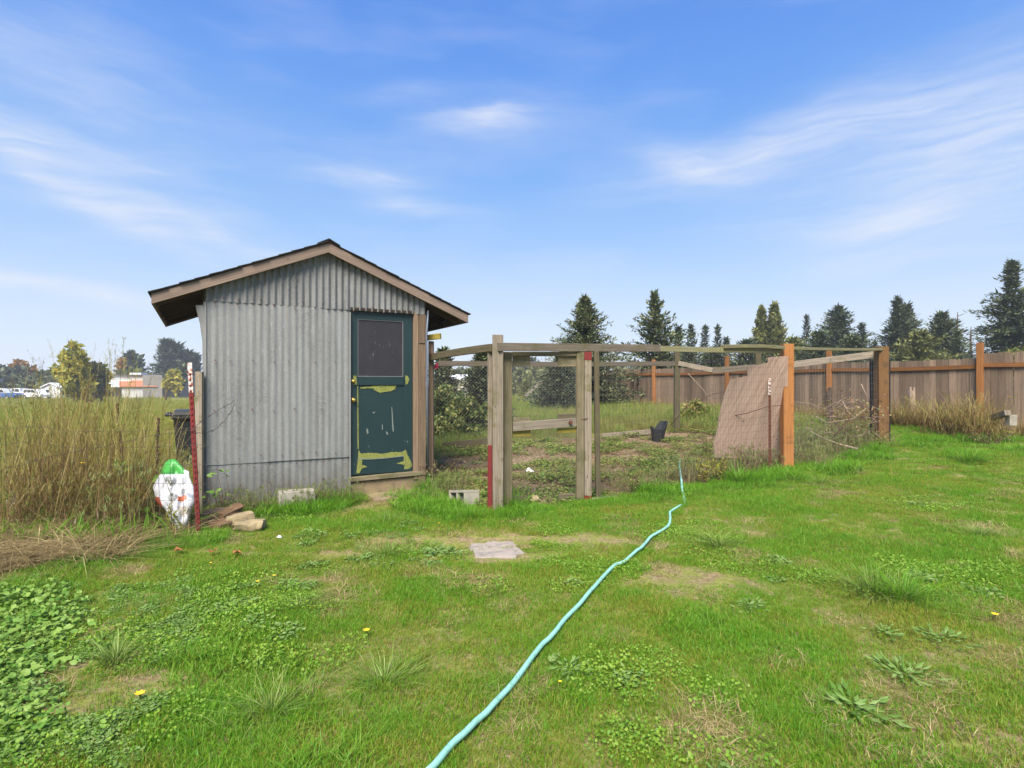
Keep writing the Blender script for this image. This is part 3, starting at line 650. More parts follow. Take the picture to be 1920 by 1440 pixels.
# pavers in the lawn
for i, (px, py, sz, rz, lb) in enumerate(((906, 1023, (.24, .18, .04), .12, 'grey broken paver sunk in the bare patch, the left rear piece'), (940, 1021, (.25, .19, .045), .10, 'pale grey broken paver sunk in the bare patch, the right rear piece'), (928, 1037, (.36, .24, .035), .1, 'larger pinkish grey flat paver sunk in the lawn in front of two pieces'), (964, 1033, (.14, .15, .03), .3, 'small pinkish paver chip at the right end of the lawn slab'))):
    c = PG(px, py); stone('paver', c+Vector((0, 0, gn(c.x, c.y)-c.z-.002+.001*i)), sz, rz, 'stone_grey', lb, 'paver', 'broken pavers sunk in the lawn', seed=30+i, rough=.022)
# stones by the steel post
for i, (px, py, dz_, sz, rz, tl, mt, lb) in enumerate((
    (408, 982, .06, (.28, .11, .09), .35, (.1, -.1), 'bark', 'brown mossy board-like stone leaning nearest the red steel post'),
    (430, 984, .10, (.22, .13, .07), .75, (.2, -.35), 'stone_red', 'rust stained stone on top of the small stone pile by the shed'),
    (444, 990, .06, (.24, .12, .08), .6, (.1, -.2), 'stone_tan', 'tan flat stone under the rust stained one in the small pile'),
    (464, 996, .015, (.28, .16, .07), .35, (0, 0), 'stone_tan', 'pale tan flat stone lowest and farthest right of the small pile'),
    (408, 996, .02, (.20, .13, .08), -.6, (.1, .1), 'stone_red', 'dark stone half buried at the front left of the small pile'))):
    stone('flat_stone', PG(px, py)+Vector((0, .05, dz_+.03)), sz, rz, mt, lb, 'stone', 'flat stones piled by the shed corner', tilt=tl, seed=40+i, rough=.05)
# wheelie bin behind the shed
c = Vector((-5.35, 9.55, 0)); bn = empty('wheeled_bin', c, 'black plastic wheeled bin standing in the field behind the shed', 'bin', rz=.5)
BM_ = WMX[bn.name]; m = MB()
def q8(x0, y0, z0, x1, y1, z1, s): return [BM_ @ Vector(p) for p in ((-x0, -y0, z0), (x0, -y0, z0), (x0, y0, z0), (-x0, y0, z0), (-x1, -y1, z1), (x1, -y1, z1), (x1, y1, z1), (-x1, y1, z1))]
m.hexa(q8(.22, .24, .06, .28, .33, .92, 0)); m.hexa(q8(.31, .36, .88, .31, .36, .93, 0)); m.build('bin_body', M['dark_plastic'], bn, bevel=.015)
m = MB(); m.hexa(q8(.31, .37, .935, .27, .33, 1.02, 0)); m.build('bin_lid', M['dark_plastic'], bn, bevel=.02)
m = MB(); m.tube([BM_ @ Vector((-.27, -.30, .95)), BM_ @ Vector((-.38, -.30, .95)), BM_ @ Vector((-.38, .30, .95)), BM_ @ Vector((-.27, .30, .95))], .022, 8); m.build('bin_handle', M['dark_plastic'], bn)
for s_ in (-1, 1):
    m = MB(); m.tube([BM_ @ Vector((-.2, s_*.24, .11)), BM_ @ Vector((-.2, s_*.30, .11))], .11, 16); m.build('wheel', M['tyre'], bn)
# old wooden stake at the left corner of the shed
m = MB(); m.bar(P(374, 697, 6.22), P(374.5, 697, 6.22)*1+Vector((0, 0, -1.66)), .05, .075, up=(0, 1, 0), jit=.003)
tag(m.build('wooden_stake', M['wood_grey'], bevel=.003), 'thin weathered wooden stake standing at the left corner of the shed', 'stake')
# steel T-post, leaning
def tpost(base, top, label, painted=True, s=1.0, group=None):
    tp = empty('steel_post', base, label, 'steel post', group); d = (Vector(top)-Vector(base)); L = d.length; d.normalize()
    a = base-d*.15
    for (f0, f1, mt) in (((0, .84, 'red_paint'), (.84, 1.0, 'rust_white')) if painted else ((0, .84, 'rust'), (.84, 1, 'rust_white'))):
        m = MB(); p0 = a.lerp(top, f0); p1 = Vector(a).lerp(top, f1)
        m.bar(p0, p1, .006*s, .042*s, up=(0, -1, 0)); m.bar(p0+Vector((0, .022*s, 0)), p1+Vector((0, .022*s, 0)), .036*s, .006*s, up=(0, -1, 0)); m.build('post_tip' if f0 else 'post_shaft', M[mt], tp)
    m = MB(); n = int(L/.054)
    for i in range(2, n-1):
        p = Vector(base).lerp(top, i/n); m.hexa([p+Vector(q) for q in ((-.008, -.014, -.007), (.008, -.014, -.007), (.008, -.003, -.010), (-.008, -.003, -.010), (-.008, -.014, .007), (.008, -.014, .007), (.008, -.003, .010), (-.008, -.003, .010))])
    tag(m.build('studs', M['red_paint' if painted else 'rust'], tp), kind='stuff')
    return tp
mm, nt, out = newmat('flaking_white_rusty_metal'); pos = N(nt, 'ShaderNodeTexCoord').outputs['Object']; n_ = nz(nt, pos, 38, 5, .7)
bsdf(nt, out, ramp(nt, n_, [(.44, (.26, .07, .03)), (.52, (.62, .57, .52))]), .8); M['rust_white'] = mm
TPB = PG(372, 1005); TPT = P(355.5, 680, 5.50)
tpost(TPB, TPT, 'leaning maroon steel fence post with rusty white tip beside the white bag')
tpost(PG(1444, 884), P(1443, 709, PG(1444, 884).y), 'thin rusty steel post standing in front of the pink plywood sheet', painted=False, s=.9)
# wire field fence running left from the steel post
wf = empty('wire_fence', TPB, 'rusty woven wire fence running left from the maroon steel post', 'wire fence')
m = MB(); n = 38; x0 = TPB.x; yF = TPB.y-.03; ang = .02
def fp(s, z): return Vector((x0-.085*.12/.085*s*1.02, yF+.012*s, z+noise.noise((s*.35, z, 2))*.02))
zs = [.02, .12, .23, .36, .52, .70, .88, 1.04]
for s in range(n+1):
    pts = [fp(s, z)+Vector((noise.noise((s, z*2, 5))*.008-.03*z, 0, -.05*abs(math.sin(s*.22)))) for z in zs]
    for a, b in zip(pts, pts[1:]): m.bar(a, b, .0026, .0026, up=(0, 1, 0))
for z in zs:
    pts = [fp(s, z)+Vector((-.03*z, 0, -.05*abs(math.sin(s*.22)))) for s in range(-1, n+1)]
    for a, b in zip(pts, pts[1:]): m.bar(a, b, .003, .003)
tag(m.build('wire_mesh', M['wire_dark'], wf), kind='stuff')
def strand(pts, label, barb=True, r=.0022):
    pts = [Vector(p) for p in pts]; m = MB(); q = []
    for i in range(len(pts)-1):
        for k in range(6): q.append(pts[i].lerp(pts[i+1], k/6)+Vector((0, random.uniform(-.004, .004), random.uniform(-.005, .005))))
    q.append(pts[-1]); m.tube(q, r, 5)
    if barb:
        for p in q[::5]:
            for _ in range(3):
                d = Vector((random.uniform(-1, 1), random.uniform(-1, 1), random.uniform(-1, 1))).normalized()*.016; m.bar(p-d, p+d, .003, .003)
    return tag(m.build('barbed_wire', M['wire_dark']), label, 'barbed wire')
strand([P(-60, 898, 5.35), P(0, 882, 5.36), P(100, 855, 5.38), P(200, 836, 5.4), P(280, 818, 5.42), P(365, 806, 5.45)], 'sagging rusty barbed wire strand left of the maroon steel post')
strand([P(366, 802, 5.46), P(378, 788, 5.55), P(400, 775, 5.68), P(440, 751, 5.85)], 'upper loose barbed wire end sticking up before the corrugated wall', r=.0026)
strand([P(367, 812, 5.46), P(384, 813, 5.6), P(405, 804, 5.7), P(424, 786, 5.8), P(441, 757, 5.86)], 'lower loose barbed wire end curling up before the corrugated wall', r=.0026)
# plastic feed bag
def bagmat():
    m, nt, out = newmat('printed_plastic_bag'); uvc = N(nt, 'ShaderNodeTexCoord').outputs['UV']; s = N(nt, 'ShaderNodeSeparateXYZ', {0: uvc}); u, v = s.outputs[0], s.outputs[1]
    w = nz(nt, uvc, 5, 3); wv = M_(nt, 'MULTIPLY', M_(nt, 'SUBTRACT', w, .5), .12)
    def gt(a, b): return M_(nt, 'GREATER_THAN', a, b)
    def lt(a, b): return M_(nt, 'LESS_THAN', a, b)
    def both(*k):
        r = k[0]
        for x in k[1:]: r = M_(nt, 'MULTIPLY', r, x)
        return r
    c = mixc(nt, w, (.50, .50, .55), (.68, .68, .70))
    uu = M_(nt, 'ADD', u, wv); vv = M_(nt, 'ADD', v, wv)
    c = mixc(nt, both(gt(v, .807), lt(u, .76)), c, (.06, .33, .055))
    c = mixc(nt, both(gt(v, .80), lt(v, .83), lt(u, .76)), c, (.05, .25, .05))
    c = mixc(nt, both(gt(uu, .60), lt(uu, .80), gt(vv, .45), lt(vv, .51)), c, (.55, .14, .07))
    c = mixc(nt, both(lt(M_(nt, 'ADD', M_(nt, 'MULTIPLY', v, 1.05), M_(nt, 'MULTIPLY', u, 1.75)), .80), lt(v, .50)), c, (.36, .07, .035))
    c = mixc(nt, both(gt(uu, .80), gt(vv, .49), lt(vv, .55)), c, (.36, .38, .44))
    ink = both(gt(nz(nt, mapv(nt, uvc, (40, 60, 1)), 1, 2), .58), gt(uu, .33), lt(uu, .50), gt(vv, .42), lt(vv, .68), lt(M_(nt, 'ABSOLUTE', M_(nt, 'SUBTRACT', M_(nt, 'ADD', v, M_(nt, 'MULTIPLY', u, 1.5)), 1.18)), .09))
    c = mixc(nt, M_(nt, 'MULTIPLY', ink, .4), c, (.08, .09, .12))
    c = mixc(nt, both(gt(u, .6), lt(vv, .38), gt(nz(nt, uvc, 3, 3), .45)), c, (.42, .38, .33))
    bsdf(nt, out, c, .38, 0, nz(nt, uvc, 9, 4, .5, .6), .35, .02, .5); return m
M['bag'] = bagmat()
ol = [(420, 158), (465, 175), (520, 235), (580, 305), (645, 335), (655, 420), (685, 500), (720, 560), (722, 660), (728, 770), (695, 860), (670, 950), (640, 1060), (600, 1130), (550, 1200), (505, 1255), (470, 1235), (430, 1150), (375, 1040), (330, 930), (285, 860), (200, 820), (165, 740), (150, 650), (125, 570), (160, 490), (200, 425), (228, 375), (255, 300), (290, 225), (340, 180), (380, 160)]
YB = 5.50; cx, cy = 430, 640; rings = 12
m = MB(); V_ = []; U_ = []
def bp(x, y, dep): return P(270+x/7.68, 840+y/7.68, YB+dep)
for sgn in (-1, 1):
    for r in range(rings+1):
        a = r/rings
        for k, (ox, oy) in enumerate(ol):
            x = cx+(ox-cx)*a; y = cy+(oy-cy)*a
            bulge = .05*math.sqrt(max(0, 1-a**2.4)); wr = noise.noise((x*.012, y*.007, 3))*.05+noise.noise((x*.03, y*.02, 9))*.025+abs(noise.noise((x*.016+y*.01, y*.003, 4)))*.05
            lean = .10*(1-(y-150)/1100)
            V_.append(bp(x, y, lean+sgn*(bulge+.004)+wr*(1-a**6))); U_.append(((x-125)/600, 1-(y-158)/1097))
n = len(ol); S0 = 0; S1 = (rings+1)*n; fs = []
for s0, flip in ((S0, 0), (S1, 1)):
    for r in range(rings):
        for k in range(n):
            k2 = (k+1) % n; q = [s0+r*n+k, s0+(r+1)*n+k, s0+(r+1)*n+k2, s0+r*n+k2]; fs.append(q[::-1] if flip else q)
for k in range(n):
    k2 = (k+1) % n; fs.append([S0+rings*n+k, S1+rings*n+k, S1+rings*n+k2, S0+rings*n+k2])
m.v = V_; m.f = [tuple(f) for f in fs]; m.uv = [[U_[i] for i in f] for f in fs]; m.mi = [0]*len(fs)
tag(m.build('plastic_bag', M['bag'], smooth=True), 'crumpled white plastic feed bag with green top and orange print behind the wire', 'bag')
# ================================================================== chicken run
run = empty('poultry_run', (PA[0], PA[1], gz(*PA)), 'open-topped poultry run of weathered posts and rails with wire netting', 'poultry run')
def post(px0, px1, pyt, Y, mat, par, depth=.09, base=None, name='post', jit=.003, lean=0.0, bev=.004):
    x = ((px0+px1)/2-960)/F*Y; w = (px1-px0)/F*Y; g = gz(x, Y)-.12 if base is None else base
    zt = H-(pyt-720)/F*Y; m = MB(); m.bar((x-lean, Y, g), (x, Y, zt), depth, w, up=(0, 1, 0), jit=jit, seg=1)
    o = m.build(name, M[mat], par, bevel=bev); return o
post(923.5, 943.5, 628, 6.42, 'wood_grey', run)
post(914.5, 923, 646, 6.47, 'wood_grey', run, .06)                       # side piece of the corner post
o = post(914.3, 923.2, 834, 6.468, 'red_paint', run, .072, name='red_painted_board')
post(803.5, 813, 640, 7.76, 'wood_brown', run, .08)
m = MB(); m.bar(P(800, 633.5, 7.72), P(826, 630, 7.62), .075, .04); m.build('painted_end_board', M['yellow_board'], run, bevel=.003)
post(1455+11, 1487-2, 645, 8.72, 'wood_orange', run, .135, name='orange_post')
post(1643, 1662, 650, 10.8, 'wood_orange2', run, .17, name='orange_post')
# slots on the nearer orange post
for py in (668, 768, 868):
    p = P(1484.5, py, 8.72); m = MB(); m.box(p+Vector((.002, -.0, 0)), (.004, .03, .10)); m.build('bracket_slot', M['dark_plastic'], run)
post(1264, 1274, 648, 12.35, 'wood_green', run, .10)
post(1416, 1426, 657, 11.9, 'wood_green', run, .09)
post(1113, 1122, 659, 7.06, 'wood_green', run, .07, lean=-.03)
post(1622+11, 1645, 676, 10.95, 'black_sheet', run, .1, name='sheeting_wrapped_post')
post(1661.5, 1666, 676, 10.9, 'black_sheet', run, .12, name='sheeting_wrapped_post')
def rail(a, b, w, t, mat, name='rail', bow=0.0, jit=.002, bev=.003, seg=6, par=None):
    m = MB(); m.bar(a, b, w, t, bow=bow, seg=seg, jit=jit); return m.build(name, M[mat], par or run, bevel=bev)
rail(P(934, 650.5, 6.35), P(1236, 653, 7.62), .094, .038, 'wood_grey')
rail(P(1230, 653.5, 7.63), P(1466, 656.5, 8.66), .075, .038, 'mossy', bow=-.01)
rail(P(1355, 650, 8.13), P(1468, 652, 8.62), .05, .09, 'mossy', name='mossy_rail', bow=.015)
rail(P(806, 670, 7.72), P(922, 652, 6.40), .088, .045, 'wood_green', bow=.01)
rail(P(1482, 653, 8.76), P(1650, 655, 10.75), .045, .10, 'mossy', name='mossy_rail', bow=-.01)
rail(P(822, 681, 11.25), P(1266, 681.5, 12.3), .10, .04, 'wood_grey', bow=-.02)
rail(P(1272, 681, 12.28), P(1336, 694, 12.1), .10, .035, 'wood_grey')
rail(P(1332, 695, 12.14), P(1486, 683, 11.7), .12, .035, 'wood_grey')
rail(P(1486, 683.5, 11.66), P(1646, 664, 10.86), .13, .035, 'wood_grey')
# curbs
rail(G(1128, 11.75, .06), G(1226, 12.1, .06), .10, .05, 'wood_grey', name='ground_board')
rail(G(830, 11.0, .08), G(920, 11.05, .10), .14, .05, 'wood_green', name='ground_board')
rail(P(1110, 939, 6.95), P(1185, 930, 7.35), .06, .05, 'wood_grey', name='ground_board')
# netting
def wires(segs, r, mat, name='wire_netting'):
    m = MB()
    for a, b in segs: m.bar(a, b, r, r, up=(.3, 1, .2))
    return tag(m.build(name, M[mat], run), kind='stuff')
def welded(a, b, za, zb, dv, dh, sag=0.0):
    """a, b: (x, y); za(f) ground, zb(f) top"""
    a = Vector(a); b = Vector(b); L = (b-a).length; n = int(L/dv); out_ = []
    def pt(f, z): q = a.lerp(b, f); return Vector((q.x, q.y+noise.noise((f*6, z*2, 1))*.02, z+noise.noise((f*4, z, 6))*.02*sag))
    for i in range(n+1):
        f = i/n; z0, z1 = za(f), zb(f); k = 5
        for j in range(k): out_.append((pt(f, z0+(z1-z0)*j/k), pt(f, z0+(z1-z0)*(j+1)/k)))
    nh = int((zb(.5)-za(.5))/dh)
    for j in range(nh+1):
        for i in range(0, n, 3):
            f0, f1 = i/n, min(1, (i+3)/n); z0 = za(f0)+(zb(f0)-za(f0))*j/nh; z1 = za(f1)+(zb(f1)-za(f1))*j/nh
            out_.append((pt(f0, z0), pt(f1, z1)))
    return out_
hA = (1.01, 7.03); fH = 0
wires(welded((1.07, 6.97), (4.12, 8.60), lambda f: gz(1.1+3*f, 7+1.6*f)+.02, lambda f: 1.86+.17*f, .052, .10, .6), .0016, 'wire_dark')
wires(welded((4.25, 8.80), (6.95, 10.78), lambda f: .16+.17*f, lambda f: 1.98+.12*f, .10, .10, 1), .0018, 'wire')
def diamond(a, b, za, zb, s):
    a = Vector(a); b = Vector(b); L = (b-a).length; hh = zb-za; out_ = []; n = int(L/s)
    def pt(x, z): q = a.lerp(b, x/L); return Vector((q.x, q.y+noise.noise((x*2, z*2, 4))*.03, z))
    for k in range(-int(hh/s), n+1):
        for sg in (1, -1):
            x0 = k*s; x1 = x0+hh
            c0, c1 = max(x0, 0), min(x1, L)
            if c1 <= c0: continue
            z0, z1 = (za+c0-x0, za+c1-x0) if sg == 1 else (zb-(c0-x0), zb-(c1-x0))
            nseg = 6
            for j in range(nseg):
                f0, f1 = j/nseg, (j+1)/nseg; out_.append((pt(c0+(c1-c0)*f0, z0+(z1-z0)*f0), pt(c0+(c1-c0)*f1, z0+(z1-z0)*f1)))
    return out_
wires(diamond((-1.62, 11.08), (1.3, 11.65), .14, 1.80, .07), .0019, 'wire', 'chicken_netting')
wires(welded((1.3, 11.7), (3.6, 12.33), lambda f: .3, lambda f: 1.85, .10, .15, 1), .0014, 'wire')
# gate
gp = Vector((.01, 6.52, gz(0, 6.5))); gate = empty('gate', gp, 'narrow weathered gate of the poultry run with netting and corner blocks', 'gate')
def GY(px): return 6.50+(px-945)/165*.52
def gpt(px, py, dy=0): Y = GY(px)+dy; return P(px, py, Y)
def gbar(pxa, pya, pxb, pyb, wpx, t, mat, name, dy=0.0, vert=False, bev=.003):
    a, b = gpt(pxa, pya, dy), gpt(pxb, pyb, dy); m = MB(); w = wpx/F*(a.y+b.y)/2
    sd_ = Vector((.93, .36, 0)).cross(Vector((0, 0, 1)))
    m.bar(a, b, w, t, side=sd_, jit=.001); o = m.build(name, M[mat], gate, bevel=bev); return o
gbar(951.5, 660, 951.5, 948, 16.5, .035, 'wood_green', 'gate_stile'); gbar(1087.5, 660, 1087.5, 936, 15, .035, 'wood_green', 'gate_stile')
gbar(961, 663.5, 1080, 664, 8, .035, 'wood_green', 'gate_top_rail', .005)
for (a, b, c_, d_, mt) in ((961, 994, 676, 20, 'wood_green'), (1046, 1080, 677, 21, 'wood_green'), (961, 995, 812, 14, 'yellow_board'), (1045, 1080, 808, 10, 'yellow_board'), (961, 994, 787, 9, 'wood_green'), (1046, 1080, 781, 9, 'wood_green'), (963, 994, 938, 16, 'wood_green'), (1047, 1078, 933, 14, 'wood_green')):
    gbar(a, c_, b, c_-(.5 if a < 1000 else 1), d_, .02, mt, 'corner_block', .03)
gbar(961, 800.5, 1080, 791.5, 16, .035, 'wood_grey', 'gate_middle_rail', .0)
p = gpt(1069, 792, -.03); m = MB(); m.tube([p, p+Vector((.01, -.03, 0))], .022, 10); m.build('gate_knob', M['rust'], gate)
p = gpt(1094, 786, -.03); m = MB(); m.bar(p+Vector((-.02, 0, -.004)), p+Vector((.07, .02, .01)), .008, .008); m.build('gate_latch', M['rust'], gate)
sg = []
for k in range(20):
    px = 961+k*6.2
    if px < 1079: sg.append((gpt(px, 668, .02), gpt(px, 942, .02)))
for k in range(42):
    sg.append((gpt(946, 668+k*6.6, .02), gpt(1092, 668+k*6.5, .02)))
m = MB()
for a, b in sg: m.bar(a, b, .0010, .0010, up=(.3, 1, .2))
tag(m.build('gate_netting', M['wire'], gate), kind='stuff')
post(1095.5, 1109, 675.5, 6.98, 'wood_grey', run, .05, base=.085)
o = post(1095.3, 1109.2, 660, 6.98, 'red_paint', run, .052, base=H-(675-720)/F*6.98, name='red_painted_end', jit=0, bev=0)
o = post(1095.0, 1109.4, 929, 6.98, 'red_paint', run, .054, base=-.05, name='red_painted_foot', jit=0, bev=0)
# plywood sheet
pts = [(1339, 832), (1337, 838), (1347, 800), (1348, 784), (1360, 736), (1370, 712), (1402, 705), (1402, 689), (1440, 680), (1440, 670), (1478, 667), (1476, 862), (1440, 862), (1339, 858)]
def ply(px, py): return P(px, py, 9.05-(862-py)/195*.55)
m = MB(); m.prism([ply(*p) for p in pts], (-.003, .012, 0))
M['plywood_sheet'] = None
mm, nt, out = newmat('pink_weathered_plywood'); uvc = N(nt, 'ShaderNodeTexCoord').outputs['UV']
g = nz(nt, mapv(nt, uvc, (1.5, 16, 1)), 1.6, 7, .7, .5); g2 = nz(nt, mapv(nt, uvc, (1, 3, 1)), 1.5, 4)
c = ramp(nt, g, [(.3, (.27, .16, .12)), (.5, (.46, .30, .235)), (.7, (.58, .41, .33))]); c = mixc(nt, M_(nt, 'MULTIPLY', g2, .5), c, (.42, .33, .26))
kn = N(nt, 'ShaderNodeTexVoronoi', {'Vector': uvc, 'Scale': 7.0}); c = mixc(nt, M_(nt, 'MULTIPLY', M_(nt, 'LESS_THAN', kn.outputs['Distance'], .08), .75), c, (.10, .05, .04))
bsdf(nt, out, c, .85, 0, g, .3, .003, .15); M['plywood_sheet'] = mm
tag(m.build('plywood_sheet', mm), 'pinkish weathered plywood sheet with stepped top leaning inside the run', 'plywood sheet')
# torn black bucket in the run
bc = PG(1233, 827); bk = empty('plastic_bucket', bc, 'torn black plastic bucket lying at the back of the poultry run', 'bucket')
m = MB(); n = 14; top = []; bot = []; th = .012
for k in range(n):
    a = 2*math.pi*k/n; hgt = .24+(.16 if math.cos(a-.3) > .45 else 0)+(.06 if math.cos(a-3.0) > .8 else 0)
    top.append(bc+Vector((math.cos(a)*.15+(.06 if hgt > .3 else 0), math.sin(a)*.15, hgt))); bot.append(bc+Vector((math.cos(a)*.11, math.sin(a)*.11, -.01)))
for k in range(n): k2 = (k+1) % n; m.face([bot[k], bot[k2], top[k2], top[k]])
m.face(list(reversed(bot))); o = m.build('bucket_shell', M['dark_plastic'], bk); md = o.modifiers.new('solid', 'SOLIDIFY'); md.thickness = .012
# ================================================================== wooden back fence
fe = empty('board_fence', (FA.x, FA.y, gz(FA.x, FA.y)), 'weathered grey vertical board fence with orange posts and rail along the back', 'fence')
def fpos(t, off=0.0): q = FA+FD*t; nrm = Vector((-FD.y, FD.x)).normalized()*-1; return Vector((q.x+nrm.x*off, q.y+nrm.y*off, 0))
FNg = WMX[fe.name]; fang = math.atan2(FD.y, FD.x)
pm = []
for k in range(4):
    m = MB(); w = .1235; m.hexa([Vector(p) for p in ((-w/2, -.009, -.25), (w/2, -.009, -.25), (w/2, .009, -.25), (-w/2, .009, -.25), (-w/2, -.009, 1.95), (w/2, -.009, 1.95), (w/2, .009, 1.95), (-w/2, .009, 1.95))])
    # u runs up the board
    me = bpy.data.meshes.new('picket'); me.from_pydata(m.v, [], m.f); ul = me.uv_layers.new(name='UVMap'); ul.data.foreach_set('uv', [c for f in m.uv for q in f for c in q]); me.materials.append(M['wood_picket']); pm.append(me)
L1 = FD.length; n = int(4.95*L1/.127); rr = random.Random(3)
for i in range(-1, n):
    t = (i+.5)*.127/L1; q = fpos(t, -.03); 
    ztop = 2.0 if t < 4.0 else 2.10
    o = link('picket', pm[i % 4], fe); p = Vector((q.x, q.y, ztop-1.95+rr.uniform(-.012, .012)+.01*math.sin(t*3)))-Vector(fe.location)
    o.location = p; o.rotation_euler = (rr.uniform(-.004, .004), rr.uniform(-.006, .006), fang+rr.uniform(-.03, .03))
for k in range(0, 6):
    q = fpos(k, .045); m = MB(); zt = 2.32+(.02 if k % 2 else 0)
    m.bar((q.x, q.y, .1), (q.x, q.y, zt), .10, .10, up=(FD.x, FD.y, 0)); m.build('fence_post', M['wood_orange'], fe, bevel=.004)
for k in range(0, 5):
    a, b = fpos(k, .008), fpos(k+1, .008); d_ = (b-a).normalized()*.052; a += d_; b -= d_
    zz = 1.82 if k < 4 else 1.85
    m = MB(); m.bar((a.x, a.y, zz-.02*(k < 2)), (b.x, b.y, zz), .085, .038, bow=-.02, seg=4); m.build('fence_rail', M['wood_orange'], fe)
# old stumps by the fence and timbers at its foot
def ragged_post(px, Y, pyt, w, label, mat='bark'):
    c0 = G(px, Y, -.05); zt = H-(pyt-720)/F*Y; m = MB(); k = 7; n = 9; pr = []
    m.tube([c0, c0+Vector((.01, 0, (zt-c0.z)*.5)), Vector((c0.x-.01, Y, zt))], [w*.55, w*.5, w*.42], n, cap=True)
    for j in range(4):
        a = j*1.7; b0 = Vector((c0.x+math.cos(a)*w*.3, Y+math.sin(a)*w*.3, zt-.15)); m.bar(b0, b0+Vector((random.uniform(-.02, .02), 0, .15+random.uniform(0, .09))), w*.25, w*.25, up=(0, 1, 0))
    tag(m.build('old_post', M[mat]), label, 'old post', 'rotten posts before the board fence')
ragged_post(1555, 12.2, 733, .12, 'dark rotten post stub in front of the fence, behind the run')
ragged_post(1710, 12.6, 732, .15, 'broken bark-covered post stub in front of the right part of the fence', 'twig')
m = MB(); m.bar(P(1853, 786, 11.2), P(1890, 774, 10.6), .10, .10); tag(m.build('timber', M['wood_grey'], bevel=.006), 'grey square timber lying slantwise at the foot of the fence', 'timber')
m = MB(); m.bar(P(1896, 798, 10.7), P(1896, 778, 10.7), .11, .14, up=(0, 1, 0)); tag(m.build('timber_stub', M['concrete'], bevel=.006), 'short pale grey block standing at the foot of the fence', 'block')
# ================================================================== hose
hp = [(898, 1362), (930, 1330), (975, 1278), (1012, 1228), (1035, 1205), (1060, 1172), (1098, 1130), (1125, 1100), (1150, 1072), (1170, 1062), (1190, 1044), (1205, 1032), (1222, 1012), (1240, 1001), (1252, 992), (1257, 980), (1256, 968), (1262, 962), (1275, 950), (1284, 945), (1281, 930), (1277, 912), (1275, 895), (1275, 886)]
pts = [PG(*p) for p in [(800, 1470), (850, 1412)]+hp]
cp = []
for i in range(len(pts)-1):
    p0, p1, p2, p3 = pts[max(i-1, 0)], pts[i], pts[i+1], pts[min(i+2, len(pts)-1)]
    for k in range(6):
        t = k/6; q = .5*((2*p1)+(p2-p0)*t+(2*p0-5*p1+4*p2-p3)*t*t+(3*p1-p0-3*p2+p3)*t**3)
        up = float(np.interp(i+k/6, [0, 15, 19, 20.5, 21.5, 23, 25, 30], [.035, .035, .03, .0, .0, .10, .16, .20]))
        cp.append(Vector((q.x+noise.noise((len(cp)*.25, 0, 0))*.008, q.y, gz(q.x, q.y)+noise.noise((q.x*.9, q.y*.9, 0))*.035+up)))
cp[-3:] = [p+Vector((0, 0, .02*k)) for k, p in enumerate(cp[-3:])]
m = MB(); m.tube(cp, .0135, 12)
mm, nt, out = newmat('mint_green_hose'); pos = N(nt, 'ShaderNodeTexCoord').outputs['Object']; n_ = nz(nt, pos, 14, 6, .7)
bsdf(nt, out, ramp(nt, n_, [(.28, (.09, .20, .14)), (.42, (.22, .46, .37)), (.6, (.27, .54, .45)), (.8, (.34, .60, .51))]), .5, 0, n_, .2, .003, .4); M['hose'] = mm
tag(m.build('garden_hose', mm, smooth=True), 'pale mint green garden hose trailing across the lawn to the run', 'hose')
# small scraps
def scrap(px, py, Y, r, mat, name, label, cat, flat=.5):
    c0 = P(px, py, Y) if Y else PG(px, py)+Vector((0, 0, .03)); m = MB(); rr = random.Random(px); k = 7; ring = []
    for j in range(3):
        ring.append([c0+Vector((math.cos(2*math.pi*i/k)*r*(1, .8, .3)[j]*rr.uniform(.6, 1.2), math.sin(2*math.pi*i/k)*r*(1, .8, .3)[j]*rr.uniform(.6, 1.2)*.6, (j-1)*r*flat*rr.uniform(.6, 1.3))) for i in range(k)])
    for j in range(2):
        for i in range(k): i2 = (i+1) % k; m.face([ring[j][i], ring[j][i2], ring[j+1][i2], ring[j+1][i]])
    m.face(ring[2]); m.face(list(reversed(ring[0]))); return tag(m.build(name, M[mat]), label, cat)
scrap(799, 708, 7.55, .03, 'white', 'plastic_scrap', 'small white plastic scrap tied to the pipe at the right shed corner', 'scrap', 1.3)
scrap(818, 685, 7.74, .035, 'pink_scrap', 'ribbon_scrap', 'small red ribbon scrap tied under the rail beside the shed', 'ribbon', 1.0)
scrap(992, 884, 0, .07, 'white', 'plaster_lump', 'white crumbly lump lying on the soil inside the run', 'lump', .35)
scrap(524, 1012, 0, .03, 'white', 'paper_scrap', 'tiny white paper scrap in the grass before the shed', 'scrap', .3)
scrap(1003, 938, 0, .10, 'stone_tan', 'pale_rubble', 'pale tan rubble in the gateway of the run', 'rubble', .3)
scrap(22, 935, 5.9, .055, 'concrete', 'white_rag', 'crumpled white rag in the dry weeds at the left edge', 'rag', 1.2)
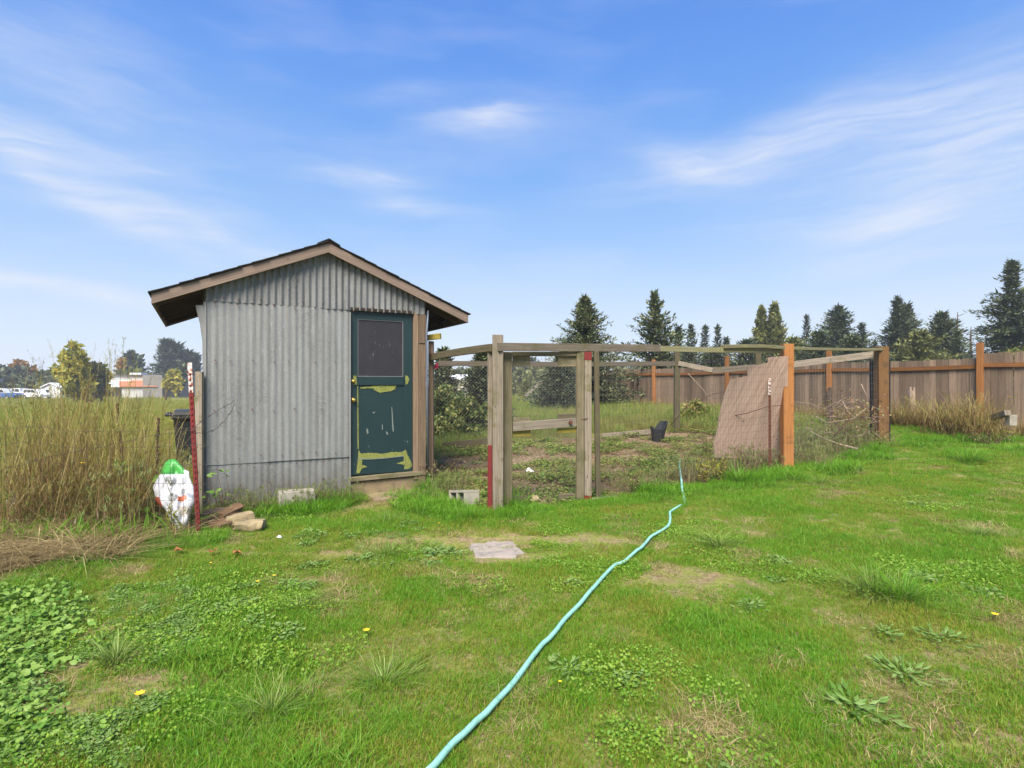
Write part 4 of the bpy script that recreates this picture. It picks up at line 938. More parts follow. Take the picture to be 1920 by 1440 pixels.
# ================================================================== plant meshes
def rng(s): return np.random.default_rng(s)
def blades(n, R, h0, h1, w, lean, seg=2, seed=0, mat='lawn', name='grass_patch', flat=0.0, gauss=False, droop=1.6):
    r = rng(seed); a = r.uniform(0, 2*np.pi, n); rad = R*np.sqrt(r.uniform(0, 1, n)) if not gauss else np.abs(r.normal(0, R*.5, n))
    x, y = rad*np.cos(a), rad*np.sin(a); hh = r.uniform(h0, h1, n)*r.uniform(.6, 1, n); az = r.uniform(0, 2*np.pi, n)
    if gauss: az = a+r.normal(0, .5, n)
    ln = hh*(np.abs(r.normal(lean, lean*.5, n))+flat); dx, dy = np.cos(az), np.sin(az); ww = w*r.uniform(.6, 1.3, n)
    tw = az+np.pi/2+r.normal(0, .6, n); wx, wy = np.cos(tw), np.sin(tw); rn = r.uniform(0, 1, n)
    V = np.zeros((n, 2*seg+1, 3)); Hh = np.zeros((n, 2*seg+1)); k = 0
    for i in range(seg+1):
        f = i/seg; cx = x+dx*ln*f**droop; cy = y+dy*ln*f**droop; cz = hh*(f-.28*f*f*np.minimum(ln/hh, 1.5)) - .01*(i == 0)
        wd = ww*(1-f**1.8)*.5
        if i < seg:
            V[:, k] = np.stack([cx-wx*wd, cy-wy*wd, cz], 1); V[:, k+1] = np.stack([cx+wx*wd, cy+wy*wd, cz], 1); Hh[:, k:k+2] = f; k += 2
        else: V[:, k] = np.stack([cx, cy, cz], 1); Hh[:, k] = 1
    fs = []; m = 2*seg+1
    for b in range(n):
        o = b*m
        for i in range(seg-1): fs.append((o+2*i, o+2*i+1, o+2*i+3, o+2*i+2))
        fs.append((o+2*seg-2, o+2*seg-1, o+2*seg))
    return np_mesh(name, V.reshape(-1, 3), fs, M[mat], np.repeat(rn, m), Hh.ravel())
def kites(C, D, U, L, Wd, name, mat, extra=None):
    """leaf kites: centre base C, direction D, side U (n,3), length L, width Wd (n,)"""
    n = len(C); L = np.asarray(L)[:, None]; Wd = np.asarray(Wd)[:, None]
    Nn = np.cross(D, U); Nn /= np.linalg.norm(Nn, axis=1, keepdims=True)+1e-9
    V = np.stack([C, C+D*L*.45+U*Wd*.5+Nn*L*.05, C+D*L, C+D*L*.45-U*Wd*.5+Nn*L*.05], 1).reshape(-1, 3)
    i = np.arange(n)*4; Fq = np.stack([i, i+1, i+2, i+3], 1).tolist(); rn = np.repeat(rng(5).uniform(0, 1, n), 4)
    return np_mesh(name, V, Fq, M[mat], rn, np.full(n*4, 1.0))
def rounds(C, D, U, L, Wd, name, mat):
    """rounded, slightly folded leaves: six outline points round a midrib"""
    n = len(C); L = np.asarray(L)[:, None]; Wd = np.asarray(Wd)[:, None]; Nn = np.cross(D, U); Nn /= np.linalg.norm(Nn, axis=1, keepdims=True)+1e-9
    V = np.stack([C, C+D*L*.22+U*Wd*.42+Nn*L*.05, C+D*L*.62+U*Wd*.46+Nn*L*.07, C+D*L-Nn*L*.06, C+D*L*.62-U*Wd*.46+Nn*L*.07, C+D*L*.22-U*Wd*.42+Nn*L*.05, C+D*L*.5], 1).reshape(-1, 3)
    i = np.arange(n)*7; Fq = []
    for a, b in ((0, 1), (1, 2), (2, 3), (3, 4), (4, 5), (5, 0)): Fq += np.stack([i+6, i+a, i+b], 1).tolist()
    return np_mesh(name, V, Fq, M[mat], np.repeat(rng(5).uniform(0, 1, n), 7), np.full(n*7, 1.0))
def unit(v): return v/(np.linalg.norm(v, axis=1, keepdims=True)+1e-9)
def leafpatch(n, R, size, hmax, seed, mat, name='leaf_patch', tilt=.5, wr=.8):
    r = rng(seed); a = r.uniform(0, 2*np.pi, n); rad = R*np.sqrt(r.uniform(0, 1, n))
    C = np.stack([rad*np.cos(a), rad*np.sin(a), r.uniform(.2, 1, n)*hmax], 1); az = r.uniform(0, 2*np.pi, n)
    D = unit(np.stack([np.cos(az), np.sin(az), r.normal(.1, tilt*.5, n)], 1)); U = unit(np.cross(D, unit(np.stack([r.normal(0, tilt, n), r.normal(0, tilt, n), np.ones(n)], 1))))
    L = size*r.uniform(.5, 1.2, n); return (rounds if wr > .7 else kites)(C, D, U, L, L*wr, name, mat)
SRC = {}
def src(kind, meshes):
    c = bpy.data.collections.new('kit_'+kind)
    for i, me in enumerate(meshes): c.objects.link(bpy.data.objects.new('%s_%02d' % (kind, i), me))
    SRC[kind] = (c, len(meshes))
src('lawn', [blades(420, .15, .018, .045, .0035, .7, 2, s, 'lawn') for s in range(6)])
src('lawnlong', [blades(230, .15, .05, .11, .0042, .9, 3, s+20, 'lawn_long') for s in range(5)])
src('clover', [leafpatch(240, .15, .015, .028, s+40, 'clover', tilt=1.0) for s in range(4)])
src('thatch', [blades(170, .16, .02, .05, .003, 1.8, 2, s+45, 'straw', flat=1.0) for s in range(4)])
src('weed', [leafpatch(110, .13, .045, .06, s+50, 'weedleaf', wr=.5) for s in range(4)])
src('bigleaf', [leafpatch(90, .18, .040, .09, s+60, 'bigleaf', tilt=.7, wr=.8) for s in range(4)])
src('field', [blades(170, .35, .14, .34, .008, .5, 3, s+70, 'field') for s in range(5)])
src('field2', [blades(200, .25, .18, .45, .006, .5, 3, s+80, 'field2') for s in range(5)])
src('straw', [blades(110, .24, .10, .35, .006, 2.2, 4, s+90, 'straw', flat=.6) for s in range(5)])
src('penweed', [leafpatch(160, .14, .035, .07, s+100, 'penweed', wr=.55) for s in range(5)])
src('litter', [leafpatch(120, .2, .035, .012, s+110, 'deadleaf', tilt=.25, wr=.35) for s in range(4)])
def stalk_clump(n, R, h0, h1, seed, mat='dry', headp=.5, lean=.25, w=.0035, hmat=None):
    """tall thin stalks with drooping leaf blades and feathery heads in one mesh"""
    r = rng(seed); V = []; Fs = []; RN = []; HH = []
    def strip(pts, w0, w1, rn, side):
        b = len(V); k = len(pts)
        for i, p in enumerate(pts):
            f = i/(k-1); wd = (w0*(1-f)+w1*f)*.5; V.append(p-side*wd); V.append(p+side*wd); RN.extend([rn, rn]); HH.extend([p[2]/h1, p[2]/h1])
        for i in range(k-1): Fs.append((b+2*i, b+2*i+1, b+2*i+3, b+2*i+2))
    for _ in range(n):
        a = r.uniform(0, 6.283); rad = R*math.sqrt(r.uniform()); az = r.uniform(0, 6.283); h = r.uniform(h0, h1); ln = h*abs(r.normal(lean, lean*.6)); rn = r.uniform()
        x, y = rad*math.cos(a), rad*math.sin(a); dx, dy = math.cos(az), math.sin(az); side = np.array([math.cos(az+1.57+r.normal(0, .5)), math.sin(az+1.57), 0])
        pts = [np.array([x+dx*ln*f**1.8, y+dy*ln*f**1.8, h*(f-.15*f*f*ln/h)]) for f in (0, .2, .4, .6, .8, 1)]
        strip(pts, w*1.3, w*.6, rn, side)
        for _k in range(r.integers(1, 4)):          # leaf blades
            f = r.uniform(.1, .6); p = pts[int(f*5)]; az2 = r.uniform(0, 6.283); L = h*r.uniform(.2, .4); d2 = np.array([math.cos(az2), math.sin(az2), 0]); s2 = np.array([-d2[1], d2[0], 0])
            strip([p, p+d2*L*.3+np.array([0, 0, L*.4]), p+d2*L*.7+np.array([0, 0, L*.45]), p+d2*L+np.array([0, 0, L*.2])], w*1.6, w*.2, r.uniform(), s2)
        if r.uniform() < headp:                     # seed head: short flecks round the top
            top = pts[-1]; dr = unit((pts[-1]-pts[-2])[None])[0]
            for _k in range(16):
                f = r.uniform(-.02, .16)*h*.7; q = top-dr*f*.9+r.normal(0, .006+f*.05, 3); az3 = r.uniform(0, 6.283); e = np.array([math.cos(az3)*.010, math.sin(az3)*.010, .018])
                strip([q, q+e*r.uniform(.6, 1.4)], .004, .002, .9, side)
    return np_mesh('stalks', np.array(V), Fs, M[mat], RN, HH)
src('stalks', [stalk_clump(36, .22, .5, 1.35, s+120, 'dry', .5, .28, .0045) for s in range(5)])
src('tallstalks', [stalk_clump(10, .2, 1.1, 1.75, s+130, 'dry', .95, .14, .0040) for s in range(4)])
src('brownweed', [stalk_clump(22, .18, .12, .38, s+140, 'brownweed', .8, .35, .004) for s in range(4)])
src('fencegrass', [stalk_clump(34, .2, .25, .75, s+150, 'dry', .2, .45, .006) for s in range(4)])
def scatter(name, kind, pts, label=None):
    """pts: (x, y, z, yaw, scale); one 'stuff' object of instanced plants standing at those points"""
    if not pts: return
    c, n = SRC[kind]; A = np.array(pts, dtype=np.float32)
    me = bpy.data.meshes.new(name); me.from_pydata(A[:, :3].tolist(), [], [])
    a = me.attributes.new('rot', 'FLOAT_VECTOR', 'POINT'); rr = rng(len(pts)); R3 = np.zeros((len(A), 3), np.float32); R3[:, 2] = A[:, 3]; R3[:, :2] = rr.normal(0, .07, (len(A), 2)); a.data.foreach_set('vector', R3.ravel())
    a = me.attributes.new('scl', 'FLOAT', 'POINT'); a.data.foreach_set('value', A[:, 4])
    a = me.attributes.new('idx', 'INT', 'POINT'); a.data.foreach_set('value', rr.integers(0, n, len(A)).astype(np.int32))
    o = link(name, me); tag(o, kind='stuff'); 
    if label: o['label'] = label
    ng = bpy.data.node_groups.new('plants_'+name, 'GeometryNodeTree')
    ng.interface.new_socket('Geometry', in_out='INPUT', socket_type='NodeSocketGeometry'); ng.interface.new_socket('Geometry', in_out='OUTPUT', socket_type='NodeSocketGeometry')
    gi = ng.nodes.new('NodeGroupInput'); go = ng.nodes.new('NodeGroupOutput'); ip = ng.nodes.new('GeometryNodeInstanceOnPoints'); ci = ng.nodes.new('GeometryNodeCollectionInfo')
    ci.inputs['Collection'].default_value = c; ci.inputs['Separate Children'].default_value = True; ci.inputs['Reset Children'].default_value = True
    def na(nm, dt):
        q = ng.nodes.new('GeometryNodeInputNamedAttribute'); q.data_type = dt; q.inputs['Name'].default_value = nm
        return next(s for s in q.outputs if s.enabled and s.name == 'Attribute')
    ng.links.new(gi.outputs[0], ip.inputs['Points']); ng.links.new(ci.outputs[0], ip.inputs['Instance']); ip.inputs['Pick Instance'].default_value = True
    ng.links.new(na('idx', 'INT'), ip.inputs['Instance Index']); ng.links.new(na('scl', 'FLOAT'), ip.inputs['Scale'])
    er = ng.nodes.new('FunctionNodeEulerToRotation'); ng.links.new(na('rot', 'FLOAT_VECTOR'), er.inputs[0]); ng.links.new(er.outputs[0], ip.inputs['Rotation'])
    ng.links.new(ip.outputs[0], go.inputs[0])
    md = o.modifiers.new('plants', 'NODES'); md.node_group = ng; return o
# ------------------------------------------------------------------ lawn
def nn(x, y, s, o=0): return noise.noise((x*s+o*7.3, y*s-o*3.1, o))
BARE = [(898, 1010, .62, .30), (1115, 1012, .42, .22), (1300, 1080, .45, .26), (930, 1048, .62, .16), (265, 1290, .34, .14), (130, 1255, .22, .10), (60, 1345, .3, .12), (640, 1040, .3, .12), (1240, 1100, .35, .12), (300, 1278, .2, .1), (150, 1335, .3, .08), (155, 1190, .12, .14), (925, 1078, .2, .05)]
BARE = [(PG(a, b), rx, ry) for a, b, rx, ry in BARE]
def bare(x, y):
    m = 1.0
    for c_, rx, ry in BARE:
        q = ((x-c_.x)/rx)**2+((y-c_.y)/ry)**2+nn(x, y, 6, 9)*.7
        if q < 1.3: m = min(m, max(0, q-.5)/.8)
    return m
rr = random.Random(11)
lw, ll, cv, wd_, bl, th = [], [], [], [], [], []
def ingrid(x0, x1, y0, y1, step):
    y = y0
    while y < y1:
        x = x0
        while x < x1:
            yield x+rr.uniform(-.5, .5)*step, y+rr.uniform(-.5, .5)*step
            x += step
        y += step
def vis(x, y, m=1.2, pad=1.2): return abs(x) < .9*y*m+pad
for (y0, y1, st, sc_) in ((1.5, 4.5, .105, 1.0), (4.5, 8, .12, 1.05), (8, 15.5, .16, 1.25)):
    for x, y in ingrid(-8, 16, y0, y1, st):
        if not vis(x, y) or zone(x, y) != 'lawn': continue
        b = bare(x, y); q = nn(x, y, 1.1, 1)+.5*nn(x, y, 3.7, 2)
        thin = nn(x, y, 1.7, 5)+.6*nn(x, y, 6, 6)
        if rr.random() > b: continue
        if thin > .30 and rr.random() < .10+.6*thin: th.append((x, y, gn(x, y)+.006, rr.uniform(0, 6.28), rr.uniform(.7, 1.2)))
        if thin > .42 and rr.random() < .62: continue
        z = gn(x, y); s = sc_*rr.uniform(.75, 1.2)*(1+.5*q)*(.55+.45*b)
        lw.append((x, y, z-.003, rr.uniform(0, 6.28), s))
        if q > .12 and rr.random() < .28+q: ll.append((x, y, z-.004, rr.uniform(0, 6.28), sc_*rr.uniform(.5, .9)*(.6+q)*(.6+.4*b)))
        cq = nn(x, y, .9, 3)+.4*nn(x, y, 4, 4)+(.35 if (y < 4 and x < -1.2) else 0)
        if cq > .25 and rr.random() < .28: cv.append((x, y, z+.004, rr.uniform(0, 6.28), rr.uniform(.8, 1.3)))
        if cq > .3 and rr.random() < .05: wd_.append((x, y, z, rr.uniform(0, 6.28), rr.uniform(.5, .9)))
scatter('dead_grass', 'thatch', th, 'dead yellow grass bits lying in the lawn'); scatter('lawn_grass', 'lawn', lw, 'short mown green lawn grass'); scatter('long_lawn_grass', 'lawnlong', ll, 'longer lush green grass in the lawn'); scatter('clover', 'clover', cv, 'low clover leaves in the lawn')
# broad leaves at the lower left
for _ in range(110):
    px, py = rr.uniform(-60, 170), rr.uniform(1105, 1420)
    if px > 140-(py-1105)*.35 or rr.random() < .25: continue
    c = PG(px, py); bl.append((c.x, c.y, gn(c.x, c.y)-.01, rr.uniform(0, 6.28), rr.uniform(.5, 1.0)))
scatter('broad_leaves', 'bigleaf', bl, 'soft broad-leaved weeds at the lower left of the lawn')
for _ in range(420):
    px, py = rr.uniform(-60, 420), rr.uniform(1090, 1430); c = PG(px, py)
    if px > 420-(py-1090)*.5 : continue
    if bare(c.x, c.y) < .9: continue
    wd_.append((c.x, c.y, gn(c.x, c.y), rr.uniform(0, 6.28), rr.uniform(.35, .6)))
for _ in range(90):
    px, py = rr.uniform(560, 900), rr.uniform(985, 1070); c = PG(px, py)
    if bare(c.x, c.y) > .9 and nn(c.x, c.y, 2.5, 8) > 0: wd_.append((c.x, c.y, gn(c.x, c.y), rr.uniform(0, 6.28), rr.uniform(.4, .8)))
scatter('small_weeds', 'weed', wd_, 'small broad-leaved weeds in the lawn')
# grassy fringe where the mower does not reach: shed wall, run front, fence foot
fr = []
def fringe(p, q, n, w, s0, s1, lst):
    for _ in range(n):
        f = rr.random(); x = p[0]+(q[0]-p[0])*f+rr.gauss(0, w); y = p[1]+(q[1]-p[1])*f+rr.gauss(0, w*1.3); k_ = nn(x, y, 1.6, 41)+.5*nn(x, y, 5, 42)
        if rr.random() < .5-1.3*k_: lst.append((x, y, gn(x, y)-.01, rr.uniform(0, 6.28), rr.uniform(.5, 1.0)*s0*(1-.3*k_)))
        else: lst.append((x, y, gn(x, y)-.01, rr.uniform(0, 6.28), rr.uniform(s0, s1)*(.85+.7*k_)))
fringe((-3.3, 6.05), (-2.0, 6.75), 90, .10, .8, 1.7, fr); fringe((-1.2, 6.55), (-.3, 6.3), 56, .12, .7, 1.4, fr); fringe((-.2, 6.2), (1.0, 6.8), 60, .08, .7, 1.4, fr)
fringe((1.0, 6.75), (4.2, 8.45), 240, .12, .9, 1.9, fr); fringe((4.3, 8.5), (6.9, 10.5), 160, .16, .9, 2.0, fr); fringe((7.2, 10.9), (9.3, 11.0), 150, .25, .9, 2.2, fr); fringe((-2.95, 5.3), (-3.3, 6.2), 60, .1, .8, 1.6, fr)
fringe((9.0, 10.6), (11.5, 9.0), 200, .3, .9, 2.0, fr); fringe((-3.6, 4.5), (-2.9, 5.3), 110, .14, .8, 1.6, fr)
fringe((-3.35, 6.15), (-2.05, 6.86), 70, .05, 1.4, 2.5, fr); fringe((-1.25, 7.0), (-.9, 7.3), 24, .10, 1.0, 1.8, fr); fringe((-1.0, 6.6), (-.4, 6.15), 30, .1, 1.2, 2.0, fr)
fringe((-2.35, 6.45), (-2.1, 6.55), 14, .05, 1.2, 2.0, fr)
hv = []
for p in cp[::1]:
    for _ in range(2):
        x, y = p.x+rr.uniform(-.05, .05), p.y+rr.uniform(-.04, .04)
        if rr.random() < .55: hv.append((x, y, gn(x, y)-.005, rr.uniform(0, 6.28), rr.uniform(.3, .55)))
scatter('hose_side_grass', 'lawnlong', hv, 'grass blades leaning over the garden hose')
bwf = []
for _ in range(60):
    f = rr.random(); x, y = -3.2+1.3*f+rr.gauss(0, .04), 6.2+.7*f+rr.gauss(0, .04); bwf.append((x, y, gn(x, y), rr.uniform(0, 6.28), rr.uniform(.4, .9)))
for _ in range(34):
    x, y = -.85+rr.gauss(0, .13), 7.45+rr.gauss(0, .2); bwf.append((x, y, gn(x, y), rr.uniform(0, 6.28), rr.uniform(.4, .85)))
for _ in range(90):
    f = rr.random(); x, y = 4.3+2.6*f+rr.gauss(0, .2), 8.9+2.0*f+rr.gauss(0, .2); bwf.append((x, y, gn(x, y), rr.uniform(0, 6.28), rr.uniform(.5, .95)))
scatter('wall_foot_weeds', 'brownweed', bwf, 'withered weeds along the foot of the wall and run')
scatter('fringe_grass', 'lawnlong', fr, 'long green grass along the foot of the shed and run')
# ------------------------------------------------------------------ run floor
pw, lt, bw = [], [], []
for x, y in ingrid(-2, 7.5, 6.3, 12.6, .17):
    if zone(x, y) != 'pen': continue
    q = nn(x, y, 1.3, 12)+.5*nn(x, y, 4, 13); z = gn(x, y)
    if q > -.05 and rr.random() < .55+q: pw.append((x, y, z-.004, rr.uniform(0, 6.28), rr.uniform(.7, 1.5)))
    if rr.random() < .5: lt.append((x, y, z+.004, rr.uniform(0, 6.28), rr.uniform(.8, 1.4)))
    near = (x*.465-y*.885)                         # strip just inside the front netting on the right
    df = (y-(6.42+(x+.18)*.523))
    if (df < .55 and x > 1.2 and rr.random() < .75) or (x > 4.3 and rr.random() < .35): bw.append((x, y, z, rr.uniform(0, 6.28), rr.uniform(.8, 1.35)*(.6 if x < 2.2 else 1)))
scatter('run_weeds', 'penweed', pw, 'low weeds growing over the soil of the run'); scatter('leaf_litter', 'litter', lt, 'brown leaf and wood litter on the soil of the run'); scatter('withered_weeds', 'brownweed', bw, 'withered brown weeds inside the front netting')
# ------------------------------------------------------------------ fields
f1, f2 = [], []
for (y0, y1, st, sc_) in ((6.5, 14, .34, 1.0), (14, 26, .6, 1.35), (26, 50, 1.1, 1.9), (50, 95, 2.2, 2.6)):
    for x, y in ingrid(-90, 5, y0, y1, st):
        if not vis(x, y, 1.2, 2) or zone(x, y) != 'field': continue
        if x > -1.5 and y < 11.2: continue
        if x > .5 and y < 23: continue
        f1.append((x, y, (gn(x, y) if y < 20 else gz(x, y))-.02, rr.uniform(0, 6.28), sc_*rr.uniform(.45, 1.0)*(1+.6*nn(x, y, .15, 20))))
for x, y in ingrid(-1.5, 9.2, 9, 24, .34):
    if zone(x, y) != 'field' or fence_side(x, y) > 0 and False: continue
    if abs(fence_side(x, y))/FD.length < .25 : continue
    if x > 7.0 or (x > 3.6 and fence_side(x, y)*1 < -99): continue
    f2.append((x, y, gn(x, y) if y < 20 else gz(x, y), rr.uniform(0, 6.28), rr.uniform(.6, 1.15)))
scatter('field_grass', 'field', f1, 'yellow-green rough grass of the open field'); scatter('rank_grass', 'field2', f2, 'rank yellow-green grass behind the run')
fg = []
for t in np.arange(-.4, 4.9, .05):
    for _ in range(3):
        q = fpos(t, .35+abs(rr.gauss(0, .25))); 
        if t > 2.2 and rr.random() < .3: continue
        fg.append((q.x, q.y, gn(q.x, q.y) if q.y < 15 else gz(q.x, q.y), rr.uniform(0, 6.28), rr.uniform(.25, .7)))
for (px, Y, n, s0, s1) in ((1808, 11.3, 16, .9, 1.4), (1690, 12.4, 12, .7, 1.1), (1730, 12.1, 10, .6, 1.0), (1825, 11.0, 8, .8, 1.2), (1600, 11.6, 10, .5, .9), (1880, 10.8, 5, .4, .6)):
    for _ in range(n):
        x = (px-960)/F*Y+rr.gauss(0, .28); y = Y+rr.gauss(0, .2); fg.append((x, y, gn(x, y), rr.uniform(0, 6.28), rr.uniform(s0, s1)))
scatter('fence_foot_grass', 'fencegrass', fg, 'dry pale grass standing along the foot of the board fence')
# dry stand at the left
st_, ts, sw, sw2, ts2 = [], [], [], [], []
for x, y in ingrid(-9, -2.9, 5.35, 7.6, .17):
    if x > -3.3-(y-5.4)*.42: continue
    if x < -1.1*y-.9: continue
    q = nn(x, y, .8, 30)
    e = min(1, (-(3.3+(y-5.4)*.42)-x)/.7+.35)
    if x < -4.72-(y-5.4)*.86:
        e *= .6
        if rr.random() < .93: continue
    if q < -.12 or rr.random() < (.35 if x > -4.4-(y-5.4)*.6 and x < -3.6 else .5): continue
    st_.append((x, y, gn(x, y), rr.uniform(0, 6.28), e*rr.uniform(.7, 1.15)*(1+.4*q)))
    if e > .75 and rr.random() < .2: ts.append((x, y, gn(x, y), rr.uniform(0, 6.28), rr.uniform(.75, 1.0)))
for (px, Y, s) in ((120, 6.1, 1.0), (205, 5.9, 1.15), (245, 6.4, 1.0), (150, 6.5, 1.1), (90, 6.3, .85), (270, 6.3, .9), (160, 6.0, 1.15), (190, 6.3, 1.2), (215, 6.2, 1.1), (232, 6.5, 1.15), (178, 5.8, 1.1), (255, 6.2, .95), (140, 6.3, .95)):
    c = G(px, Y); ts.append((c.x, c.y, c.z, rr.uniform(0, 6.28), s))
for x, y in ingrid(-7, -2.7, 3.7, 6.4, .13):
    if x > dry_edge(y)+.05+.25*nn(x, y, 3, 31): continue
    if x > -4.3 and y > 4.9 and rr.random() < .6: continue
    if rr.random() < .25: sw2.append((x, y, gn(x, y), rr.uniform(0, 6.28), rr.uniform(.3, .9)))
    if rr.random() < .16: ts2.append((x, y, gn(x, y), rr.uniform(0, 6.28), rr.uniform(.35, .8)))
    sw.append((x, y, gn(x, y)+.01, rr.uniform(0, 6.28), rr.uniform(.5, 1.1)))
for x, y in ingrid(-6, -2.9, 5.3, 6.6, .3):
    if x < -3.2: sw.append((x, y, gn(x, y)+.01, rr.uniform(0, 6.28), rr.uniform(.6, 1.0)))
sg_, sb_ = [], []
for x, y, z, a_, s_ in st_:
    if rr.random() < .35: sg_.append((x+rr.uniform(-.1, .1), y, z, a_, rr.uniform(1.5, 4.0)))
    if rr.random() < .5: sb_.append((x+rr.uniform(-.1, .1), y-.05, z, a_+1, rr.uniform(1.0, 2.2)))
scatter('stand_green_blades', 'lawnlong', sg_, 'green blades growing up through the dry stand'); scatter('stand_brown_weeds', 'brownweed', sb_, 'brown withered weeds in the dry stand')
scatter('straw_edge_grass', 'lawnlong', sw2, 'green grass growing through the matted straw'); scatter('straw_edge_weeds', 'brownweed', ts2, 'withered weeds standing in the matted straw'); scatter('dry_stalks', 'stalks', st_, 'dense stand of dry brown grass behind the wire fence'); scatter('tall_seed_stalks', 'tallstalks', ts, 'tall dry grass stalks with seed heads above the dense stand'); scatter('flattened_straw', 'straw', sw, 'matted dead straw at the left edge of the lawn')
# ------------------------------------------------------------------ single tufts and weeds (things)
def tuftthing(px, py, kind, s, label, group='coarse grass tufts in and round the lawn', name='grass_tuft', cat='grass tuft', Y=None):
    c = PG(px, py) if Y is None else G(px, Y); me = TM[kind][rr.randrange(len(TM[kind]))]
    o = link(name, me, loc=(c.x, c.y, gn(c.x, c.y)-.01), rz=rr.uniform(0, 6.28), scl=(s, s, s)); return tag(o, label, cat, group)
TM = {'tuft': [blades(150, .07, .14, .30, .006, .9, 4, s+200, 'tuft', 'grass_tuft', gauss=True) for s in range(3)],
      'flat': [blades(260, .20, .06, .16, .004, 1.3, 4, s+210, 'tuft', 'grass_tuft', gauss=True) for s in range(3)],
      'green': [blades(220, .14, .12, .30, .006, .8, 4, s+220, 'lawn_long', 'grass_tuft', gauss=True) for s in range(2)]}
for (px, py, k, s, lb) in (
    (485, 940, 'tuft', 1.5, 'dark green tussock growing against the left foot of the corrugated wall'), (675, 945, 'tuft', .8, 'dark leafy tuft by the left foot of the green door'),
    (803, 925, 'green', 1.3, 'bushy pale tussock between the door step and the cinder block'), (960, 955, 'green', 1.4, 'tall bright green tuft at the foot of the gate corner post'),
    (728, 978, 'flat', 1.1, 'flattened tuft in the lawn below the door step'), (725, 1040, 'flat', 1.2, 'broad tuft left of the sunken pavers'),
    (1385, 905, 'green', 1.5, 'arching bright tuft in front of the plywood sheet'), (1350, 1022, 'flat', 1.5, 'sprawling pale tuft to the right of the hose bend'),
    (1640, 1110, 'flat', 1.8, 'largest sprawling green tuft in the right half of the lawn'), (1690, 1125, 'green', 1.2, 'bright tuft just right of the largest sprawling tuft'),
    (720, 1280, 'flat', 1.1, 'low tuft in the middle foreground left of the hose'), (510, 1335, 'flat', 1.2, 'pale tuft at the bottom edge left of centre'),
    (560, 1145, 'flat', .9, 'thin pale tuft in the lawn beyond the yellow petals'), (215, 1245, 'tuft', .8, 'upright tuft beside the bare soil at the lower left'),
    (1640, 850, 'green', 1.3, 'rank tuft at the foot of the farther orange post'), (1820, 828, 'green', 1.6, 'big green tuft near the foot of the board fence'),
    (1210, 925, 'green', 1.2, 'tall tuft between the gate and the hose end'), (1840, 1005, 'flat', 1.2, 'pale tuft far right in the lawn below the fence'), (880, 975, 'green', 1.0, 'tuft in front of the cinder block'), (1540, 905, 'flat', 1.1, 'flat tuft right of the nearer orange post')):
    tuftthing(px, py, k, s, lb)
def rosette(px, py, s, label, seed):
    r = rng(seed); n = 80; az = r.uniform(0, 6.28, n); q_ = r.uniform(0, .13*s, n); C = np.stack([np.cos(az)*q_, np.sin(az)*q_, r.uniform(.015, .045, n)], 1)
    D = unit(np.stack([np.cos(az), np.sin(az), r.uniform(-.1, .5, n)], 1)); U = unit(np.cross(D, r.normal(0, .4, (n, 3))+np.array([[0, 0, 1.0]]))); L = .045*s*r.uniform(.5, 1.3, n)
    C[0] = (0, 0, .02); C[1:, :2] *= .9
    o = link('leafy_weed', kites(C, D, U, L, L*.36, 'leafy_weed', 'weedleaf'), loc=(0, 0, 0)); c = PG(px, py); o.location = (c.x, c.y, gn(c.x, c.y)); tag(o, label, 'weed', 'leafy weed rosettes in the lawn')
for i, (px, py, s, lb) in enumerate(((1765, 1205, 1.1, 'leafy weed rosette below the yellow petal at the right'), (1695, 1275, 1.2, 'leafy weed rosette in the lower right of the lawn'), (1600, 1342, 1.3, 'broad weed rosette at the bottom edge right of centre'), (840, 1040, 1.4, 'dark leafy weed left of the sunken pavers'), (1405, 1140, .9, 'small weed rosette right of the hose'), (1065, 1265, .9, 'small weed rosette right of the hose in the foreground'), (1660, 1195, .8, 'small pale rosette left of the rosette below the yellow petal'), (240, 880, 1.3, 'large leaved weed in front of the dry stand'))):
    rosette(px, py, s, lb, 300+i)
def flower(px, py, r, label, Y=None, mat='petal', name='yellow_flower', cat='flower', group='yellow flowers and petals in the grass', up=.05):
    c = PG(px, py) if Y is None else P(px, py, Y); z0 = gn(c.x, c.y) if Y is None else c.z; m = MB(); n = 7
    base = Vector((c.x, c.y, z0+up)) if Y is None else c
    for k in range(n):
        a = 6.283*k/n; d = Vector((math.cos(a), math.sin(a), .35)); s = Vector((-math.sin(a), math.cos(a), 0))
        m.face([base, base+d*r*.6+s*r*.3, base+d*r, base+d*r*.6-s*r*.3])
    m.tube([Vector((base.x, base.y, base.z-max(up, .05))), base], .0025, 5, mi=1)
    o = m.build(name, [M[mat], M['tuft']]); return tag(o, label, cat, group)
for (px, py, r, lb) in ((687, 1197, .022, 'yellow petal flower in the centre left foreground'), (262, 1325, .024, 'yellow petal flower at the lower left'), (1866, 1165, .022, 'yellow petal flower at the right side of the lawn'), (483, 1104, .014, 'left one of two small yellow flowers in the middle of the lawn'), (514, 1091, .014, 'right one of two small yellow flowers in the middle of the lawn'), (395, 1068, .012, 'tiny yellow flower below the steel post'), (823, 990, .012, 'tiny yellow flower near the cinder block'), (1738, 898, .014, 'tiny yellow flower in the lawn before the fence'), (1050, 1300, .010, 'tiny yellow flower right beside the hose foreground')):
    flower(px, py, r, lb)
for (px, py, Y, lb) in ((1554, 752, 11.9, 'yellow flower before the dark post stub'), (1704, 750, 12.2, 'yellow flower before the bark-covered post stub'), (1893, 745, 10.6, 'yellow flower against the fence at far right'), (155, 869, 5.6, 'yellow flower in the dry stand')):
    flower(px, py, .035, lb, Y)
